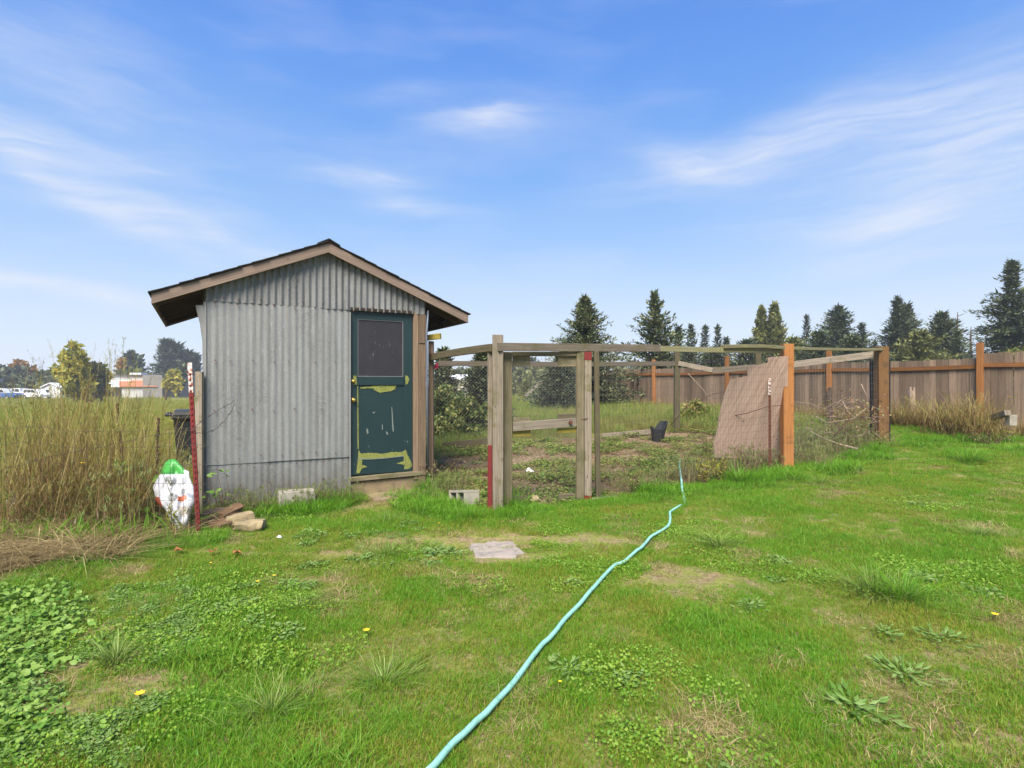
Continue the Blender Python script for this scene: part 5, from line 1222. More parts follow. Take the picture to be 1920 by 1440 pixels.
for (px, py) in ((108, 912), (168, 903)):
    c = P(px, py, 5.6); r = rng(px); n = 60; D = unit(r.normal(0, 1, (n, 3))); U = unit(np.cross(D, r.normal(0, 1, (n, 3)))); o = link('seed_clock', kites(np.zeros((n, 3)), D, U, np.full(n, .028), np.full(n, .004), 'seed_clock', 'seed'), loc=c)
    tag(o, 'fluffy round seed head in the dry stand, %s one' % ('left' if px < 150 else 'right'), 'seed head', 'fluffy seed heads in the dry stand')
for i, (px, py, lb) in enumerate(((336, 1040, 'brown dead leaf on the lawn just below the white bag'), (398, 1045, 'orange-brown dead leaf right of the steel post foot'), (444, 1048, 'curled dark brown leaf farther right of the steel post'))):
    c = PG(px, py); m = MB(); r0 = .05; z0 = gn(c.x, c.y)+.04; rz = i*1.3; q = [Vector((c.x+math.cos(rz+a)*r0*k, c.y+math.sin(rz+a)*r0*k, z0+h)) for a, k, h in ((0, 1, .02), (.7, .7, 0), (1.6, .5, .01), (2.6, .8, .03), (3.6, .9, 0), (4.7, .5, .02), (5.6, .7, .01))]
    cc = Vector((c.x, c.y, z0+.005))
    for a, b in zip(q, q[1:]+q[:1]): m.face([cc, a, b])
    tag(m.build('dead_leaf', M['brown_leaf']), lb, 'leaf', 'dead leaves on the lawn')
# dark dock stalk and bramble sprays in the stand
def stalkthing(px, py, Y, h, label, lean=.03):
    c = P(px, py, Y); g = gn(c.x, c.y); m = MB(); top = c; b0 = Vector((c.x-lean, Y, g)); m.tube([b0, b0.lerp(top, .5)+Vector((-.01, 0, 0)), top], [.006, .005, .003], 5)
    r = random.Random(px)
    for k in range(150):
        f = 1-.42*r.random()**1.2; p = b0.lerp(top, f)+Vector((r.gauss(0, .010*(1.4-f)), r.gauss(0, .010), r.gauss(0, .008))); m.box(p, (.008, .008, .010), jit=.002)
    tag(m.build('dock_stalk', M['twig_dark']), label, 'dock')
stalkthing(297, 785, 5.9, .9, 'dark brown dock seed stalk standing between dry grass and bin')
stalkthing(219, 757, 6.1, 1.1, 'brown dock seed stalk in the middle of the dry stand', -.12)
def bramble(px, py, Y, n, spread, mat, label, name='bramble_spray', size=.075, stem=True, group='green bramble sprays at the left'):
    c = P(px, py, Y); r = rng(px+py); C = c_ = np.array(c)+r.normal(0, 1, (n, 3))*np.array([spread, spread*.6, spread*.5]); az = r.uniform(0, 6.28, n)
    D = unit(np.stack([np.cos(az), np.sin(az), r.normal(.1, .35, n)], 1)); U = unit(np.cross(D, unit(r.normal(0, .4, (n, 3))+np.array([0, -.5, 1])))); L = size*r.uniform(.6, 1.2, n)
    root = empty(name, (c.x, c.y, gn(c.x, c.y)), label, 'bramble', group); me = rounds(C-np.array(root.location), D, U, L, L*.7, 'leaves', mat); link('leaves', me, root)
    if stem:
        m = MB(); b0 = Vector(root.location)
        for k in range(3): q = Vector(C[k % n]); m.tube([b0, (b0+q)/2+Vector((.03*k, 0, .05)), q], [.004, .003, .002], 5)
        m.build('stem', M['twig_dark'], root)
for (px, py, Y, n, s, lb) in ((225, 875, 5.7, 16, .07, 'green bramble spray high in the dry stand behind the wire'), (226, 925, 5.55, 9, .06, 'bramble leaves low in the middle of the dry stand'), (262, 955, 5.5, 8, .06, 'bramble leaves just left of the white bag'), (275, 905, 5.6, 6, .05, 'bramble leaves near the green top of the bag'), (265, 1040, 5.1, 8, .07, 'bramble leaves on the straw edge below the bag'), (50, 965, 5.5, 14, .11, 'bramble leaves at the far left above the straw'), (195, 985, 5.4, 12, .08, 'dark bramble leaves at the foot of the dry stand'), (415, 890, 6.1, 9, .06, 'bramble leaves against the corrugated wall corner'), (402, 925, 6.1, 14, .10, 'low bramble leaves at the left foot of the wall'), (10, 930, 5.6, 8, .05, 'few leaves at the left picture edge by the white rag')):
    bramble(px, py, Y, n, s, 'bigleaf' if px < 390 else 'weedleaf', lb)
# yellow flowering weeds in front of the plywood
def weedclump(px, Y, h, n, mat, label, name='weed_clump', cat='weed', sp=.12):
    c = G(px, Y); r = rng(px); root = empty(name, (c.x, c.y, gn(c.x, c.y)), label, cat); m = MB(); C = []
    for k in range(n):
        a = r.uniform(0, 6.28); top = Vector(root.location)+Vector((math.cos(a)*sp*r.uniform(.3, 2), math.sin(a)*sp*r.uniform(.3, 1.5), h*r.uniform(.6, 1.05))); b0 = Vector(root.location)+Vector((r.normal(0, .03), r.normal(0, .03), 0))
        m.tube([b0, b0.lerp(top, .5)+Vector((0, 0, .03)), top], [.004, .003, .002], 4)
        for j in range(14): f = r.uniform(.2, 1); C.append(np.array(b0.lerp(top, f))+r.normal(0, .015, 3))
    m.build('stems', M['twig_dark'], root); C = np.array(C)-np.array(root.location); k = len(C); D = unit(r.normal(0, 1, (k, 3))+np.array([0, 0, .6])); U = unit(np.cross(D, r.normal(0, 1, (k, 3)))); L = .05*r.uniform(.5, 1.2, k)
    link('leaves', kites(C, D, U, L, L*.35, 'leaves', mat), root)
weedclump(1322, 7.75, .42, 12, 'goldweed', 'yellow flowering weed clump in front of the netting by the hose end')
weedclump(1345, 7.95, .36, 10, 'goldweed', 'lower yellow-green weed clump right behind the yellow flowering one')
weedclump(1190, 7.3, .3, 12, 'penweed', 'leafy weed clump right of the gate beside the run curb')
weedclump(1400, 8.5, .4, 14, 'brownweed', 'withered weed clump at the foot of the plywood sheet')
weedclump(845, 8.3, .32, 14, 'brownweed', 'reddish brown withered weed clump at the right foot of the shed', sp=.14)
weedclump(815, 7.55, .35, 12, 'brownweed', 'dead weed clump against the shed corner post')
weedclump(1325, 9.9, .45, 9, 'penweed', 'green vine leaves at the left edge of the plywood sheet')
weedclump(1855, 10.4, .3, 14, 'brownweed', 'dark seedy weed clump below the slanting timber', sp=.3)
weedclump(330, 5.5, .35, 10, 'goldweed', 'yellowish weed in front of the foot of the white bag', sp=.07)
# brushwood heap between the orange posts
br = empty('brush_heap', G(1590, 10.0), 'heap of bare sticks and dead bramble between the two orange posts', 'brushwood')
def tw(pts, r, mat='twig', n=6):
    m = MB(); q = [P(px, py, Y) for px, py, Y in pts]; k = len(q); m.tube(q, [r*(1-.6*i/(k-1)) for i in range(k)], n); m.build('stick', M[mat], br, smooth=True)
tw([(1608, 842, 9.7), (1570, 832, 9.75), (1540, 820, 9.8), (1519, 808, 9.9)], .022); tw([(1604, 842, 10.1), (1590, 818, 10.1), (1562, 790, 10.1), (1553, 765, 10.2)], .018, 'twig_dark')
tw([(1510, 802, 10.2), (1545, 810, 10.1), (1580, 815, 10.0)], .010); tw([(1530, 781, 10.2), (1552, 793, 10.1), (1600, 785, 10.0), (1625, 765, 9.9)], .011); tw([(1615, 720, 10.3), (1625, 742, 10.3), (1632, 760, 10.3)], .009)
tw([(1490, 753, 10.3), (1520, 757, 10.2), (1555, 770, 10.1), (1590, 772, 10.1)], .007); tw([(1560, 822, 10), (1590, 790, 10), (1600, 770, 10)], .009, 'twig_dark'); tw([(1580, 752, 10.2), (1590, 772, 10.1), (1620, 800, 10.0)], .008)
r_ = random.Random(8)
for k in range(46):
    x, y, Y = r_.uniform(1535, 1640), r_.uniform(752, 825), r_.uniform(9.9, 10.6); a = r_.uniform(-1, 1)
    tw([(x, y, Y), (x+20*math.cos(a)+5, y+18*math.sin(a)-4, Y+.1), (x+40*math.cos(a+.3), y+34*math.sin(a+.4), Y)], r_.uniform(.003, .006), r_.choice(('twig', 'twig_dark')), 4)
r = rng(77); n = 700; C = np.stack([r.normal(6.05, .34, n), r.normal(10.25, .2, n), np.abs(r.normal(.52, .24, n))+.3], 1); D = unit(r.normal(0, 1, (n, 3))); U = unit(np.cross(D, r.normal(0, 1, (n, 3)))); L = r.uniform(.03, .07, n)
tag(link('dead_leaves', kites(C-np.array(br.location), D, U, L, L*.5, 'dead_leaves', 'deadleaf'), br), kind='stuff')
for j, (pl, lb) in enumerate((([(1255, 800, 11.5), (1290, 760, 11), (1340, 738, 10.4), (1400, 731, 9.2), (1475, 745, 8.9)], 'long dark bramble cane arching across the plywood sheet'), ([(1345, 785, 9.0), (1400, 775, 8.7), (1440, 762, 8.6), (1478, 759, 8.7)], 'lower bramble cane crossing the plywood sheet'), ([(1290, 700, 11.6), (1318, 730, 11.6), (1345, 770, 11.5)], 'pale dead cane leaning behind the run netting'))):
    m = MB(); q = [P(*a) for a in pl]; m.tube([q[0].lerp(q[1], 0)]+q[1:], .006, 5); tag(m.build('bramble_cane', M['twig_dark' if j < 2 else 'twig'], smooth=True), lb, 'bramble cane')
# ================================================================== trees
def conifer(h, r, seed, mat, nb=220, twig=.14, step=.08, droop=.15, base=.04, shape=.85, sparse_top=0.0, wr=.35, up=.25):
    g = rng(seed); C, D, U, L, Wd = [], [], [], [], []; tr = MB(); tr.tube([(0, 0, -.3), (0, 0, h*.5), (0, 0, h)], [h*.018+.02, h*.011, .008], 7)
    for i in range(nb):
        u = (i+g.uniform(0, 1))/nb; z = h*(base+(1-base)*u**.92*.985); bl_ = r*((1-u)**shape)*g.uniform(.45, 1.12)*(1+.35*noise.noise((u*5, seed, math.cos(i*2.4)*1.2)))+.05*h*.3*(1-u)+.03
        if sparse_top and u > .72: bl_ *= g.choice([.35, 1.0, 1.25], p=[.5, .3, .2])
        az = i*2.4+g.normal(0, .3); el = up*(u*1.6)-droop*(1-u)*1.4+g.normal(0, .09); d = np.array([math.cos(az)*math.cos(el), math.sin(az)*math.cos(el), math.sin(el)]); s = np.array([-math.sin(az), math.cos(az), 0])
        n = max(2, int(bl_/step)); 
        if bl_ > r*.25: e = Vector(d)*bl_*.85+Vector((0, 0, z)); tr.tube([(0, 0, z), e], [.012*h/5, .004], 4, cap=False)
        for k in range(n):
            f = (k+.6)/n; p = np.array([0, 0, z])+d*bl_*f+np.array([0, 0, -droop*bl_*.25*f*f]); tl = twig*(1.15-.5*f)*g.uniform(.6, 1.2)
            for sg in (-1, 1, 0, 2):
                if sg == 0: dd = d+g.normal(0, .15, 3)+np.array([0, 0, .25])
                elif sg == 2: dd = d*.6+g.normal(0, .3, 3)+np.array([0, 0, g.choice([-.6, .7])])
                else: dd = d*.65+s*sg*.8+g.normal(0, .22, 3)
                C.append(p+g.normal(0, twig*.12, 3)); D.append(dd); uu = np.cross(dd, np.array([0, 0, 1.0])+g.normal(0, .5, 3)); U.append(uu); L.append(tl*(1.3 if sg == 0 else 1)); Wd.append(tl*wr)
    return kites(np.array(C), unit(np.array(D)), unit(np.array(U)), L, Wd, 'crown', mat), tr
def tree_obj(px, Y, pyt, cw, fn_args, label, group, name='conifer_tree', cat='tree', g=None):
    """crown width cw px at its base, top at pixel pyt"""
    cw *= 1.45; c = G(px, Y); h = H-(pyt-720)/F*Y-c.z; r = cw/F*Y/2
    root = empty(name, (c.x, c.y, c.z), label, cat, group, rz=random.uniform(0, 6)); me, tr = conifer(h, r, **fn_args); link('crown', me, root)
    tr.v = [WMX[root.name] @ v for v in tr.v]; tr.build('trunk', M['bark'], root)
tree_obj(1097, 21, 556, 150, dict(seed=1, mat='spruce', nb=430, twig=.19, step=.085, wr=.42, droop=.0, up=.35, shape=.9), 'dense young spruce behind the gate end of the run, left one of the two nearest', 'young spruces behind the run', 'spruce_tree')
tree_obj(1228, 22.5, 549, 180, dict(seed=2, mat='spruce', nb=130, twig=.22, step=.10, wr=.5, droop=.08, up=.55, shape=.95, sparse_top=1), 'open young spruce with long bare leader behind the run', 'young spruces behind the run', 'spruce_tree')
far = [(1272, 40, 612, 40, 'fir', 'small conifer just right of the open spruce'), (1296, 42, 609, 34, 'fir', 'narrow conifer between two small ones right of the open spruce'), (1322, 45, 610, 32, 'fir', 'third small conifer right of the open spruce'), (1346, 48, 609, 28, 'fir', 'thin conifer at the right end of the small group'), (1362, 46, 632, 34, 'fir', 'low dark conifer beside the thin one'),
       (1512, 50, 590, 50, 'fir', 'scraggy thin conifer left of the broad dark one'), (1572, 46, 574, 120, 'fir', 'broad dark conifer in the middle of the row behind the fence'), (1616, 44, 606, 56, 'fir', 'small conifer at the right flank of the broad dark one'),
       (1683, 42, 557, 110, 'fir', 'tall green conifer right of the gap behind the fence'), (1702, 46, 570, 90, 'fir', 'second top just behind the tall green conifer'), (1766, 40, 588, 110, 'fir', 'rounded bluish dark pine behind the fence'), (1795, 38, 620, 70, 'fir', 'low conifer right of the rounded pine'), (1898, 34, 488, 150, 'fir', 'tallest dark conifer at the right edge of the picture'), (1950, 36, 520, 170, 'fir', 'conifer cut by the right picture edge behind the tallest one'), (1640, 48, 640, 60, 'fir', 'low conifer top filling the gap behind the fence')]
for i, (px, Y, t, cw, mt, lb) in enumerate(far):
    big_ = cw > 80; cw *= 1.22 if big_ else 1.1
    tree_obj(px, Y, t, cw, dict(seed=20+i, mat=mt, nb=300 if big_ else 150, twig=.40 if big_ else .32, step=.20 if big_ else .19, droop=.25 if i == 12 else .1, up=.3, shape=.75 if px in (1766, 1572) else 1.05, sparse_top=1 if i in (5, 12, 8) else 0, wr=.36), lb, 'conifers behind the board fence')
for i, (px, w, t) in enumerate(((1290, 90, 655), (1400, 110, 640), (1490, 90, 636), (1340, 90, 655), (1240, 90, 660), (1600, 110, 632), (1725, 130, 622), (1535, 90, 622))):
    tree_obj(px, 36-i*.4, t, w, dict(seed=50+i, mat='thuja' if i in (2, 6) else 'fir', nb=200, twig=.34, step=.22, wr=.4, shape=.6, droop=.1), 'dark low conifer filling the row behind the fence, %s' % ('below the small group', 'below the olive conifer', 'right of the olive conifer', 'right below the small group', 'below the open spruce', 'below the small flank conifer', 'below the two joined tops', 'below the broad dark conifer')[i], 'low conifers close behind the fence')
def crown_tree(px, Y, pyt, cw, mat, label, group, seed, n=2600, leaf=.5, zb=.12, name='leafy_tree', mats2=None, clumps=26, cat='tree', ratio=1.0, py0=None, trunk=True, shape=None):
    c = G(px, Y); g0 = c.z if py0 is None else H-(py0-720)/F*Y; h = H-(pyt-720)/F*Y-g0; r = cw/F*Y/2; g = rng(seed)
    root = empty(name, (c.x, c.y, g0), label, cat, group); zc = h*(zb+(1-zb)/2); hz = h*(1-zb)/2; C = []; k = n//clumps
    for i in range(clumps):
        th = g.uniform(0, 6.28); ph = math.acos(g.uniform(-.9, 1)); rr_ = g.uniform(.35, .82); q = np.array([math.sin(ph)*math.cos(th)*r*rr_, math.sin(ph)*math.sin(th)*r*rr_, zc+math.cos(ph)*hz*rr_])
        if shape == 'cone': fz = (q[2]-h*zb)/(h*(1-zb)); q[:2] *= 1.25*(1-fz*.8)
        cr = r*g.uniform(.22, .42); d = unit(g.normal(0, 1, (k, 3))); C.append(q+d*(cr*g.uniform(.5, 1.0, (k, 1)))*np.array([1, 1, .8]))
    C = np.concatenate(C); C = C[C[:, 2] < h*1.0]; k = len(C); D = unit(g.normal(0, 1, (k, 3))+np.array([0, 0, .2 if shape != 'cone' else 1.5])); U = unit(np.cross(D, g.normal(0, 1, (k, 3)))); L = leaf*g.uniform(.6, 1.3, k)
    link('crown', kites(C, D, U, L, L*.6, 'crown', mat), root)
    if trunk:
        m = MB(); o = Vector(root.location); m.tube([o+Vector((0, 0, -.2)), o+Vector((r*.03, 0, h*.35)), o+Vector((0, 0, h*.8))], [h*.03, h*.02, h*.006], 7)
        for i in range(5): a = i*1.3; p = o+Vector((0, 0, h*(.25+.1*i))); m.tube([p, p+Vector((math.cos(a)*r*.6, math.sin(a)*r*.6, h*.16))], [h*.010, h*.003], 5)
        m.build('trunk', M['bark'], root)
    return root
gR = 'trees behind the board fence'
tree_obj(1452, 46, 577, 64, dict(seed=61, mat='thuja', nb=520, twig=.45, step=.24, wr=.55, up=1.0, droop=-.1, shape=.42), 'olive green rounded conifer, right top of the twin behind the run', gR)
tree_obj(1428, 46.5, 582, 52, dict(seed=62, mat='thuja', nb=420, twig=.45, step=.24, wr=.55, up=1.0, droop=-.1, shape=.45), 'olive green rounded conifer, left top of the twin behind the run', gR)
crown_tree(1925, 24, 638, 70, 'shrub', 'yellow-green bush top peeping over the fence at far right', gR, 63, 1500, .22, .3)
for (px, t0, t1, Y) in ((1796, 585, 640, 40), (1821, 612, 660, 40)):
    m = MB(); m.tube([P(px, t1+15, Y), P(px-1, (t0+t1)/2, Y), P(px, t0, Y)], [.09, .06, .02], 6)
    for k in range(5): q = P(px, t0+8+k*9, Y); m.tube([q, q+Vector((.5*(-1)**k, 0, .2))], [.025, .01], 4)
    tag(m.build('dead_snag', M['bark'], smooth=True), 'bare dead treetop %s above the fence' % ('left' if px < 1800 else 'thinner, right'), 'dead tree')
gL = 'far trees across the field'
crown_tree(140, 62, 637, 62, 'yellowtree', 'tall yellowing leafy tree left of the low barn', gL, 71, 3400, .55, .02, clumps=34)
crown_tree(172, 64, 660, 50, 'greytree', 'dull green tree right behind the tall yellowing one', gL, 72, 2200, .55, .0)
crown_tree(156, 63, 700, 60, 'greytree', 'dark lower tree at the foot of the tall yellowing one', gL, 73, 2200, .5, .0, trunk=False)
crown_tree(190, 66, 672, 30, 'orangetree', 'narrow brownish tree right of the tall yellowing one', gL, 74, 900, .5, .0)
crown_tree(248, 120, 651, 42, 'far_fir', 'rounded dark conifer above the left part of the barn roof', gL, 75, 2200, 1.3, .0, shape='cone')
crown_tree(231, 118, 665, 20, 'orangetree', 'small reddish tree left of the rounded dark conifer', gL, 76, 500, 1.0, .0)
crown_tree(240, 112, 683, 40, 'palegreen', 'low olive tree before the rounded dark conifer', gL, 77, 1200, .9, .0)
crown_tree(262, 110, 684, 36, 'palegreen', 'second low olive tree above the barn roof', gL, 78, 1000, .9, .0)
for i, (px, t, cw, lb) in enumerate(((310, 637, 46, 'tallest of the three joined far conifers'), (321, 640, 40, 'middle top of the joined far conifers'), (333, 645, 40, 'right top of the joined far conifers'), (353, 660, 24, 'slim far conifer next to the shed wall'), (365, 664, 26, 'second slim far conifer next to the shed wall'), (343, 672, 30, 'low far conifer between the joined and the slim ones'))):
    tree_obj(px, 125+i, t, cw*1.25, dict(seed=90+i, mat='far_fir', nb=150, twig=1.2, step=.75, shape=.8, droop=.05, wr=.45), lb, 'far conifers beside the shed')
crown_tree(326, 100, 688, 32, 'yellowtree', 'round yellow-green bush right of the barn gable', gL, 79, 1200, .7, .0, trunk=False)
crown_tree(335, 104, 678, 26, 'greytree', 'dull green tree behind the round yellow bush', gL, 80, 900, .8, .0)
crown_tree(32, 115, 668, 30, 'orangetree', 'left orange autumn tree at the far left', gL, 81, 1100, 1.0, .0); crown_tree(52, 116, 671, 26, 'orangetree', 'right orange autumn tree at the far left', gL, 82, 1000, 1.0, .0)
crown_tree(10, 112, 680, 30, 'far_fir', 'dark tree at the left picture edge', gL, 83, 1200, 1.0, .0); crown_tree(38, 110, 686, 26, 'far_fir', 'dark tree before the orange ones', gL, 84, 900, 1.0, .0)
for i, (px, t, cw, mt, lb) in enumerate(((78, 688, 34, 'greytree', 'dark green tree between the orange trees and the yellow tree'), (98, 692, 30, 'greytree', 'dark tree left of the tall yellowing tree'), (30, 706, 50, 'greytree', 'bush behind the parked vehicles'), (66, 706, 44, 'greytree', 'bush above the white vehicles'), (90, 710, 34, 'palegreen', 'olive bush left of the small white shed'), (12, 722, 24, 'palegreen', 'pale bush behind the blue pickup'), (112, 700, 34, 'greytree', 'dark hedge behind the small white shed'), (-20, 690, 50, 'greytree', 'tree beyond the left picture edge'))):
    crown_tree(px, 106-i*.6, t, cw, mt, lb, gL, 110+i, 1000, .85, .0, trunk=False)
# through the run: far belt and near shrubs
gM = 'trees seen through the run'
for i, (px, Y, t, cw, mt, lb) in enumerate(((960, 110, 664, 60, 'far_fir', 'far dark wood edge seen through the gate'), (1000, 112, 668, 60, 'far_fir', 'far dark trees seen right in the gate'), (1010, 70, 681, 60, 'palegreen', 'pale yellow-green tree seen through the gate'), (975, 72, 690, 44, 'palegreen', 'lower pale tree left in the gate opening'), (1035, 80, 684, 40, 'greytree', 'dull tree behind the dense spruce'), (868, 100, 684, 30, 'far_fir', 'hazy conifer seen beside the shed'), (880, 96, 690, 40, 'palegreen', 'pale far tree beside the shed'), (840, 100, 688, 50, 'greytree', 'far tree just right of the shed'), (925, 90, 690, 50, 'greytree', 'far tree behind the gate corner post'), (1160, 75, 690, 60, 'palegreen', 'pale tree in the gap above the fence end'), (1180, 90, 682, 90, 'greytree', 'far trees above the left fence end'))):
    crown_tree(px, Y, t, cw, mt, lb, gM, 130+i, 1400, .009*Y, .0, trunk=False)
tree_obj(985, 31, 713, 30, dict(seed=150, mat='thuja', nb=90, twig=.16, step=.12), 'small bright fir in the field seen through the gate', gM, 'fir_tree')
tree_obj(831, 13.5, 655, 66, dict(seed=151, mat='spruce', nb=330, wr=.5, twig=.13, step=.08, shape=.6), 'dark young fir beside the shed behind the run', 'young firs and shrubs behind the netting', 'fir_tree')
tree_obj(903, 13.8, 654, 90, dict(seed=152, mat='fir', nb=360, wr=.5, twig=.14, step=.09, shape=.75), 'dark young fir behind the gate corner post', 'young firs and shrubs behind the netting', 'fir_tree')
tree_obj(1052, 17.0, 672, 85, dict(seed=153, mat='fir', nb=400, wr=.5, twig=.16, step=.10, shape=.6), 'dark broad young fir seen right in the gate opening', 'young firs and shrubs behind the netting', 'fir_tree')
for i, (px, Y, t, cw, mt, b, lb) in enumerate(((835, 12.6, 712, 84, 'shrub', 850, 'leafy shrub behind the netting beside the shed'), (880, 12.2, 728, 84, 'shrub', 858, 'leafy shrub behind the netting left of the corner post'), (860, 12.8, 720, 60, 'greytree', 850, 'dull green shrub behind the leafy ones'), (915, 12.9, 740, 60, 'shrub', 850, 'shrub behind the gate corner post'), (825, 12.2, 780, 50, 'shrub', 860, 'low shrub at the shed side of the netting'), (1015, 24, 732, 60, 'greytree', 756, 'low bush before the little roof in the field'), (1000, 13, 795, 46, 'penweed', 830, 'low weeds behind the gate middle rail'), (1300, 13.6, 748, 60, 'field2', 800, 'bushy rank weeds behind the back post of the run'))):
    crown_tree(px, Y, t, cw, mt, lb, 'young firs and shrubs behind the netting', 170+i, 3200, .085, .0, 'shrub', cat='shrub', py0=b, trunk=False, clumps=34)
# ================================================================== far buildings and vehicles
def bldg_box(m, x0, x1, Y0, Y1, z0, z1, mi=0): m.hexa([(x0, Y0, z0), (x1, Y0, z0), (x1, Y1, z0), (x0, Y1, z0), (x0, Y0, z1), (x1, Y0, z1), (x1, Y1, z1), (x0, Y1, z1)], mi)
def X(px, Y): return (px-960)/F*Y
def Zp(py, Y): return H-(py-720)/F*Y
M['barn_white'] = simple('chalky_white_boards', (.42, .41, .38), .9, var=.35, scale=.8); M['barn_grey'] = simple('bare_grey_block', (.20, .185, .17), .9, var=.35, scale=.7)
M['rust_roof'] = simple('rusty_roof_iron', (.42, .16, .08), .8, var=.45, scale=.9); M['roof_white'] = simple('white_roof_iron', (.72, .73, .75), .5, var=.1); M['roof_dark'] = simple('dark_roof', (.07, .06, .055), .9)
M['house_cream'] = simple('cream_house_wall', (.52, .48, .38), .9, var=.1); M['navy'] = simple('dark_blue_roof', (.03, .035, .07), .8); M['roof_grey'] = simple('grey_roof', (.30, .30, .31), .8)
Y = 105; gB = gz(-60, Y)
bn = empty('barn', (X(240, Y), Y, gB), 'long low whitish barn with rusty lean-to roof and grey block gable across the field', 'barn')
m = MB(); bldg_box(m, X(180, Y), X(288, Y), Y, Y+9, gB, Zp(704, Y)); m.build('wall', M['barn_white'], bn)
m = MB(); bldg_box(m, X(288.3, Y), X(324, Y), Y-3.2, Y+9, gB, Zp(703, Y-3)); m.build('gable_wall', M['barn_grey'], bn)
m = MB(); m.hexa([(X(178, Y), Y-.4, Zp(704, Y)), (X(289, Y), Y-.4, Zp(704, Y)), (X(289, Y), Y+9.4, Zp(704, Y)+.1), (X(178, Y), Y+9.4, Zp(704, Y)+.1), (X(178, Y), Y-.4, Zp(702.6, Y)), (X(289, Y), Y-.4, Zp(702.6, Y)), (X(289, Y), Y+9.4, Zp(702, Y)), (X(178, Y), Y+9.4, Zp(702, Y))]); m.build('roof', M['roof_dark'], bn)
m = MB(); bldg_box(m, X(229, Y), X(251, Y), Y+2, Y+4, Zp(702, Y), Zp(698.5, Y)); m.build('roof_monitor', M['roof_white'], bn)
Yl = Y-3
m = MB(); bldg_box(m, X(228, Yl), X(296, Yl), Yl, Y-.05, gB, Zp(725, Yl)); m.build('lean_to_wall', M['barn_white'], bn)
for k in range(14):
    xa, xb = X(226+k*5.1, Yl), X(226+(k+1)*5.1, Yl)-.02; xc, xd = X(223+k*5.0, Y), X(223+(k+1)*5.0, Y)-.02; m = MB(); z0, z1 = Zp(725.5, Yl)+.0, Zp(714.5, Y)
    m.hexa([(xa, Yl-.4, z0), (xb, Yl-.4, z0), (xd, Y-.05, z1), (xc, Y-.05, z1), (xa, Yl-.4, z0+.12), (xb, Yl-.4, z0+.12), (xd, Y-.05, z1+.12), (xc, Y-.05, z1+.12)])
    m.build('roof_sheet', M['rust_roof'], bn)
m = MB(); z0, z1 = Zp(726, Yl), Zp(714, Y)
m.hexa([(X(184, Yl), Yl, z0), (X(225.5, Yl), Yl, z0), (X(225.5, Yl), Y-.05, z1), (X(184, Yl), Y-.05, z1), (X(184, Yl), Yl, z0+.1), (X(225.5, Yl), Yl, z0+.1), (X(225.5, Yl), Y-.05, z1+.1), (X(184, Yl), Y-.05, z1+.1)]); m.build('lean_to_roof', M['roof_white'], bn)
m = MB(); bldg_box(m, X(162, Yl), X(183, Yl), Yl, Y, gB, Zp(718, Yl)); m.build('end_wall', M['barn_white'], bn)
def house(name, pxa, pxb, pye, pyr, Y, wall, roof, label, dep=6, axis='x', cat='house'):
    g = gz(X(pxa, Y), Y)-.2; x0, x1 = X(pxa, Y), X(pxb, Y); e = empty(name, ((x0+x1)/2, Y, g), label, cat); ze, zr = Zp(pye, Y), Zp(pyr, Y)
    m = MB(); bldg_box(m, x0, x1, Y, Y+dep, g, ze)
    if axis == 'y': xm = (x0+x1)/2; m.prism([(x0, Y, ze), (x1, Y, ze), (xm, Y, zr)], (0, dep, 0))
    m.build('wall', M[wall], e)
    if axis == 'y':
        for a, b in ((x0-.3, xm), (x1+.3, xm)): m = MB(); m.hexa([(a, Y-.3, ze), (a, Y+dep+.3, ze), (b, Y+dep+.3, zr+.05), (b, Y-.3, zr+.05), (a, Y-.3, ze+.15), (a, Y+dep+.3, ze+.15), (b, Y+dep+.3, zr+.2), (b, Y-.3, zr+.2)]); m.build('roof', M[roof], e)
    else:
        for s_ in (0, 1):
            ya = Y-.4 if s_ == 0 else Y+dep+.4; m = MB(); m.hexa([(x0-.3, ya, ze), (x1+.3, ya, ze), (x1+.3, Y+dep/2, zr), (x0-.3, Y+dep/2, zr), (x0-.3, ya, ze+.12), (x1+.3, ya, ze+.12), (x1+.3, Y+dep/2, zr+.12), (x0-.3, Y+dep/2, zr+.12)]); m.build('roof', M[roof], e)
    for k in range(2 if cat == 'house' else 1):
        wx = x0+(x1-x0)*(.3+.35*k); m = MB(); bldg_box(m, wx-.3, wx+.3, Y-.03, Y+.02, g+1.2, g+(2.1 if cat == 'house' else 1.7)); m.build('window', M['glass_car'], e)
    return e
house('garden_shed', 78, 112, 728, 719.5, 96, 'white', 'roof_white', 'small white gable roofed shed between the vehicles and the barn', 7, 'y', 'shed')
house('house', -30, 22, 716, 708, 108, 'house_cream', 'navy', 'cream house with dark blue roof at the left picture edge', 8)
house('white_roofed_house', 36, 60, 701, 697, 118, 'house_cream', 'roof_white', 'house with white roof showing above the bushes at far left', 8)
house('house', 842, 880, 712, 703, 78, 'house_cream', 'roof_white', 'pale house glimpsed through the shrubs beside the shed', 7)
